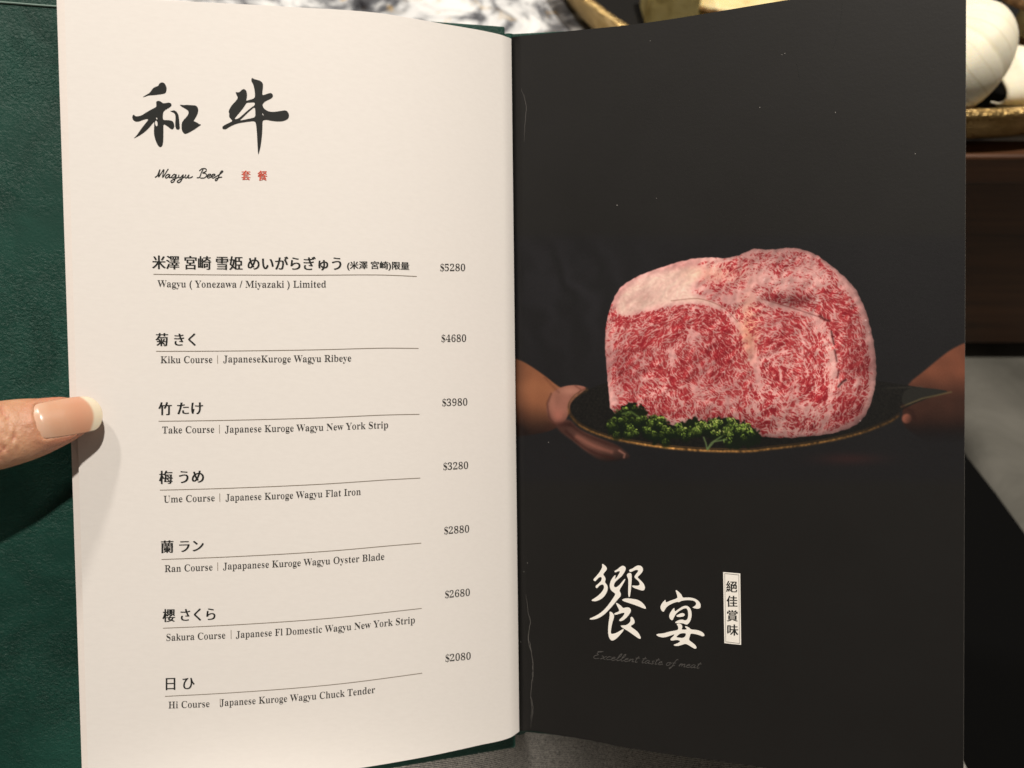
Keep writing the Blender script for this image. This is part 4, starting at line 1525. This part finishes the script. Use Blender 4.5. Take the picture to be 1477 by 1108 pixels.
LB, LBc, LBn = board('cover', px(-110, -22, 0.3265), px(728.5, 38, 0.392), px(744, 1079, 0.399), px(-110, 1222, 0.3325), 0.0028, M_LEATHER)
LB['label'] = 'left green leather cover, wider than its page'
RB, _, _ = board('cover', px(737, 48.5, 0.3935), px(1378, 15, 0.345), px(1378, 1120, 0.352), px(750, 1056, 0.399), 0.0028, M_LEATHER)
RB['label'] = 'right green leather cover, hidden behind the black page except at the top'
bm = bmesh.new()
tube(bm, [px(733, 52, 0.3985), px(748, 1056, 0.4045)], [0.0032, 0.0032], 20, caps=False)
link('spine', bm_mesh('spine', bm), M_LEATHER, menu, smooth=True)
# turned-in edge of the left cover (raised seam)
seam = []
sdir = (LBc[3] - LBc[0]).normalized()
for i in range(30):
    k = i / 29
    seam.append(LBc[0].lerp(LBc[1], 0.01 + 0.9 * k) + sdir * (0.0047 + 0.0001 * math.sin(k * 40)) - LBn * 0.0002)
bm = bmesh.new()
tube(bm, seam, [0.00045] * 30, 8)
link('seam', bm_mesh('seam', bm), M_SEAM, menu, smooth=True)

# ------------------------------------------------------------------ the person: hand and trousers
pers = empty('person', (0.0, 0.0, -0.30), 'seated person holding the menu with one thumb, in grey denim trousers', 'person')

TH_TIP = px(143, 596, 0.3330)
a_dir = camvec(-0.955, -0.250, 0.60).normalized()
n_dir = camvec(0.55, 0.36, 0.83)
n_dir = (n_dir - a_dir * n_dir.dot(a_dir)).normalized()
y_dir = n_dir.cross(a_dir).normalized()           # across the thumb
AX = a_dir * 1.17
TM = Matrix((( AX.x, y_dir.x, n_dir.x, TH_TIP.x), (AX.y, y_dir.y, n_dir.y, TH_TIP.y), (AX.z, y_dir.z, n_dir.z, TH_TIP.z), (0, 0, 0, 1)))
MM = 0.001
sec = [(2.2, 2.2, 0.6, 3.0), (3.2, 4.2, 1.6, 4.8), (5.0, 5.8, 2.8, 6.4), (8.0, 7.4, 4.2, 7.8), (12.0, 8.9, 5.6, 8.8), (16, 10.2, 6.6, 9.4), (20, 11.2, 7.4, 9.6), (25, 11.9, 8.2, 9.6), (31, 12.3, 8.9, 9.6), (38, 12.6, 9.0, 9.6),
       (46, 12.6, 8.8, 9.8), (56, 13.0, 9.2, 10.5), (68, 15.0, 10.5, 12.5), (80, 18.0, 12, 15)]
ss_ = [s_[0] for s_ in sec]
fw, fu, fl2 = knots(ss_, [s_[1] for s_ in sec]), knots(ss_, [s_[2] for s_ in sec]), knots(ss_, [s_[3] for s_ in sec])
NSEC, NANG = 100, 56
Pt = np.zeros((NANG, NSEC, 3))
sv = np.concatenate([np.linspace(2.2, 5, 10)[:-1], np.linspace(5, 80, NSEC - 9)])
for i in range(NANG):
    th = 2 * math.pi * i / NANG
    c, s_ = math.cos(th), math.sin(th)
    for j, q in enumerate(sv):
        w, hu, hl = float(fw(q)), float(fu(q)), float(fl2(q))
        yy = w * math.copysign(abs(c) ** 0.92, c)
        zz = (hu if s_ > 0 else hl) * math.copysign(abs(s_) ** 0.92, s_)
        Pt[i, j] = (q * MM, yy * MM, zz * MM)
bm = bmesh.new()
vg = [[bm.verts.new(Pt[i, j]) for j in range(NSEC)] for i in range(NANG)]
for i in range(NANG):
    for j in range(NSEC - 1):
        bm.faces.new((vg[i][j], vg[(i + 1) % NANG][j], vg[(i + 1) % NANG][j + 1], vg[i][j + 1]))
bm.faces.new([vg[i][0] for i in range(NANG)])
bm.faces.new([vg[i][-1] for i in reversed(range(NANG))])
TMi = TM.inverted()


def L(x, y, d):
    return TMi @ px(x, y, d)


# palm, wrist and four fingers wrapped behind the cover (mostly outside the frame)
base_j = Vector((76 * MM, 0, 0))
tube(bm, [base_j, L(-290, 800, 0.305), L(-340, 880, 0.345)], [0.0150, 0.021, 0.023], 24, (1.0, 0.9))
tube(bm, [L(-235, 640, 0.362), L(-300, 760, 0.364), L(-370, 880, 0.366)], [0.019, 0.025, 0.024], 24, (1.4, 0.72))
tube(bm, [L(-210, 800, 0.366), L(-290, 870, 0.366), L(-400, 930, 0.366), L(-620, 1150, 0.372)], [0.018, 0.025, 0.026, 0.030], 24, (1.25, 0.8))
for k, (yy, ln) in enumerate(((600, 0.95), (665, 1.05), (730, 1.0), (792, 0.82))):
    xe = -200 + 290 * ln
    tube(bm, [L(-265 + 8 * k, yy + 55, 0.371), L(-170, yy + 10, 0.3815), L(-60, yy - 5, 0.3845), L(xe, yy - 12, 0.3865)],
         [0.0105, 0.0098, 0.009, 0.0075], 18, (1.0, 0.9))
hand_raw = bm_mesh('hand', bm)
hand_me = evaluated(hand_raw, [('REMESH', {'mode': 'VOXEL', 'voxel_size': 0.00062}), ('SMOOTH', {'factor': 0.5, 'iterations': 7})])
bpy.data.meshes.remove(hand_raw)
nv = len(hand_me.vertices)
co = np.zeros(nv * 3, np.float32)
hand_me.vertices.foreach_get('co', co)
co = co.reshape(-1, 3).astype(float) / MM       # mm in thumb space

N_S0, N_S1 = -0.6, 18.6                          # nail from tip to cuticle (mm along the thumb)


def nail_hw(s):
    s = np.asarray(s, float)
    k = np.clip((s - N_S0) / (N_S1 - N_S0), 0, 1)
    w = 6.2 + 0.9 * np.sin(np.pi * np.clip(k * 0.9 + 0.05, 0, 1))
    tipr = np.sqrt(np.clip(1 - (1 - np.clip(k / 0.20, 0, 1)) ** 2, 0, 1))
    cut = np.sqrt(np.clip(1 - (np.clip((k - 0.88) / 0.12, 0, 1)) ** 3.0, 0, 1))
    return w * tipr * cut


def nail_z(s, y):
    zc = np.interp(s, [-1, 4, 10, 16, 21, 26], [3.0, 4.9, 6.6, 7.5, 7.9, 8.2])
    return zc - y ** 2 / (2 * 10.5)


s_, y_, z_ = co[:, 0], co[:, 1], co[:, 2]
top = (z_ > -1.0) & (s_ < 50) & (np.abs(y_) < 16)
hw = np.maximum(nail_hw(s_), 0.01)
# distance-like measure to the nail outline (mm)
outl = np.array([(q, float(nail_hw(q))) for q in np.linspace(N_S0, N_S1, 60)])
outl = np.vstack([outl, outl[::-1] * np.array([1, -1])])
dmin = np.full(nv, 99.0)
cand = np.where(top & (s_ < 30))[0]
dd = np.sqrt(((co[cand, None, 0] - outl[None, :, 0]) ** 2) + ((co[cand, None, 1] - outl[None, :, 1]) ** 2)).min(1)
ins = (s_[cand] > N_S0) & (s_[cand] < N_S1) & (np.abs(y_[cand]) < hw[cand])
dmin[cand] = np.where(ins, -dd, dd)
under_n = top & (dmin < 0)
depthn = 0.5 * np.clip(-dmin / 0.8, 0, 1)
z_ = np.where(under_n, np.minimum(z_, nail_z(s_, y_) - 0.30 - depthn), z_)
# folds around the nail
foldz = (0.85 - 0.45 * np.clip((s_ - 15.5) / 4, 0, 1)) * np.exp(-((dmin - 1.3) / 1.3) ** 2) * np.clip((s_ - 7) / 5, 0, 1) * (dmin > -0.3) * top
z_ = z_ + foldz
z_ = np.where(top & (dmin > -0.1) & (dmin < 2.6) & (s_ > 8), np.maximum(z_, (nail_z(s_, y_) + 0.30) * np.exp(-np.clip(dmin - 0.9, 0, 9) ** 2 / 3.0) + z_ * (1 - np.exp(-np.clip(dmin - 0.9, 0, 9) ** 2 / 3.0))), z_)
# knuckle creases
upz = np.clip((co[:, 2] - 1.5) / 5, 0, 1) * (s_ < 60) * (s_ > 20)
for sc_, am, wd, slant, wob in ((30.5, 0.42, 0.55, 0.05, 0.6), (32.6, 0.55, 0.6, -0.04, 0.9), (34.6, 0.62, 0.65, 0.03, 0.7), (36.4, 0.50, 0.6, -0.08, 0.8), (38.6, 0.42, 0.55, 0.10, 0.9), (28.0, 0.25, 0.5, 0.16, 0.8), (41.5, 0.3, 0.6, -0.1, 0.8), (25.6, 0.16, 0.4, -0.12, 0.5)):
    cl = sc_ + slant * y_ + wob * np.sin(y_ * 0.9 + sc_) * 0.6 + 0.02 * y_ ** 2 * (1 if sc_ > 34 else -1)
    z_ = z_ - 2.1 * am * np.exp(-((s_ - cl) / wd) ** 2) * upz * (0.55 + 0.45 * np.cos(y_ * 0.35 + sc_))
for k in range(26):
    ps, py_, an = random.uniform(24, 40), random.uniform(-9, 9), random.uniform(-0.9, 0.9)
    ln = random.uniform(1.5, 3.6)
    u1 = (s_ - ps) * math.sin(an) + (y_ - py_) * math.cos(an)
    u2 = (s_ - ps) * math.cos(an) - (y_ - py_) * math.sin(an)
    z_ = z_ - 0.36 * np.exp(-(u2 / 0.4) ** 2 - (u1 / ln) ** 2) * upz
crease_d = np.clip((co[:, 2] - z_ - 0.15) / 0.8, 0, 1) * upz
co[:, 2] = z_
flush = 0.30 * np.exp(-((dmin - 1.2) / 3.0) ** 2) * top + 0.45 * np.exp(-((s_ - 9) / 8) ** 2) * (z_ < 5) + 0.22 * np.exp(-((s_ - 34.5) / 4) ** 2) * upz
flush = flush + 0.75 * crease_d  # creases reddened and darkened, deepening their shade in the colour
hand_me.vertices.foreach_set('co', (co * MM).astype(np.float32).reshape(-1))
at_ = hand_me.attributes.new('flush', 'FLOAT', 'POINT')
at_.data.foreach_set('value', np.clip(flush, 0, 0.8).astype(np.float32))
hand_me.transform(TM)
hand_me.update()
hand = link('hand', hand_me, M_SKIN, pers, smooth=True)
# nail
NA, NB = 70, 41
Pn = np.zeros((NA, NB, 3))
cols = np.zeros((NA, NB, 4))
for i in range(NA):
    k = i / (NA - 1)
    q = N_S0 + (N_S1 + 0.4 - N_S0) * (k ** 1.25)
    h_ = max(float(nail_hw(min(q, N_S1 - 0.02))), 0.15)
    for j in range(NB):
        b = -1 + 2 * j / (NB - 1)
        y = h_ * b
        Pn[i, j] = (q * MM, y * MM, (float(nail_z(q, y)) - 0.40 * max(0, q - 16.8)) * MM)
        smile = 2.1 + 1.1 * (y / 7) ** 2 * 2.2
        f_ = float(sstep(smile - 0.5, smile + 0.5, np.array(q)))
        fb_ = float(sstep(13.5, 17.8, np.array(q + 0.02 * y * y)))
        bed = np.array([0.58, 0.33, 0.215]) * (1 - 0.45 * fb_) + np.array([0.70, 0.50, 0.38]) * 0.45 * fb_
        bed = bed * (1 - 0.25 * math.exp(-((q - 6) / 3.5) ** 2) * np.array([0.1, 0.5, 0.6]))
        c_ = np.array([0.70, 0.61, 0.465]) * (1 - f_) + bed * f_
        cols[i, j] = (*c_, 1)
nm = grid_mesh('fingernail', Pn)
ca = nm.attributes.new('nailcol', 'FLOAT_COLOR', 'POINT')
ca.data.foreach_set('color', cols.astype(np.float32).reshape(-1))
nm.transform(TM)
nm = evaluated(nm, [('SOLIDIFY', {'thickness': 0.00045, 'offset': 0})])
nail = link('fingernail', nm, M_NAIL, hand, smooth=True)

# trousers: two thighs and lap
bm = bmesh.new()
tube(bm, [Vector((-0.085, -0.22, -0.160)), Vector((-0.085, -0.02, -0.158)), Vector((-0.086, 0.14, -0.156)), Vector((-0.100, 0.26, -0.165))], [0.110, 0.110, 0.1085, 0.090], 40, (1, 0.775))
tube(bm, [Vector((0.120, -0.22, -0.165)), Vector((0.132, -0.02, -0.165)), Vector((0.136, 0.12, -0.165)), Vector((0.140, 0.25, -0.170))], [0.112, 0.114, 0.114, 0.090], 40, (1, 0.78))
tube(bm, [Vector((0.023, -0.20, -0.160)), Vector((0.024, 0.08, -0.158)), Vector((0.025, 0.22, -0.175))], [0.058, 0.058, 0.045], 28)
tube(bm, [Vector((-0.11, -0.26, -0.155)), Vector((0.13, -0.26, -0.155))], [0.10, 0.10], 32, (1, 0.85))
tube(bm, [Vector((-0.100, 0.27, -0.175)), Vector((-0.100, 0.30, -0.45)), Vector((-0.100, 0.28, -0.70))], [0.078, 0.062, 0.055], 30)
tube(bm, [Vector((0.135, 0.26, -0.178)), Vector((0.137, 0.29, -0.45)), Vector((0.137, 0.27, -0.70))], [0.078, 0.062, 0.055], 30)
tr_me = evaluated(bm_mesh('trousers', bm), [('REMESH', {'mode': 'VOXEL', 'voxel_size': 0.0032}), ('SMOOTH', {'factor': 0.5, 'iterations': 6}), ('SUBSURF', {'levels': 1, 'render_levels': 1})])
link('trousers', tr_me, M_DENIM, pers, smooth=True)
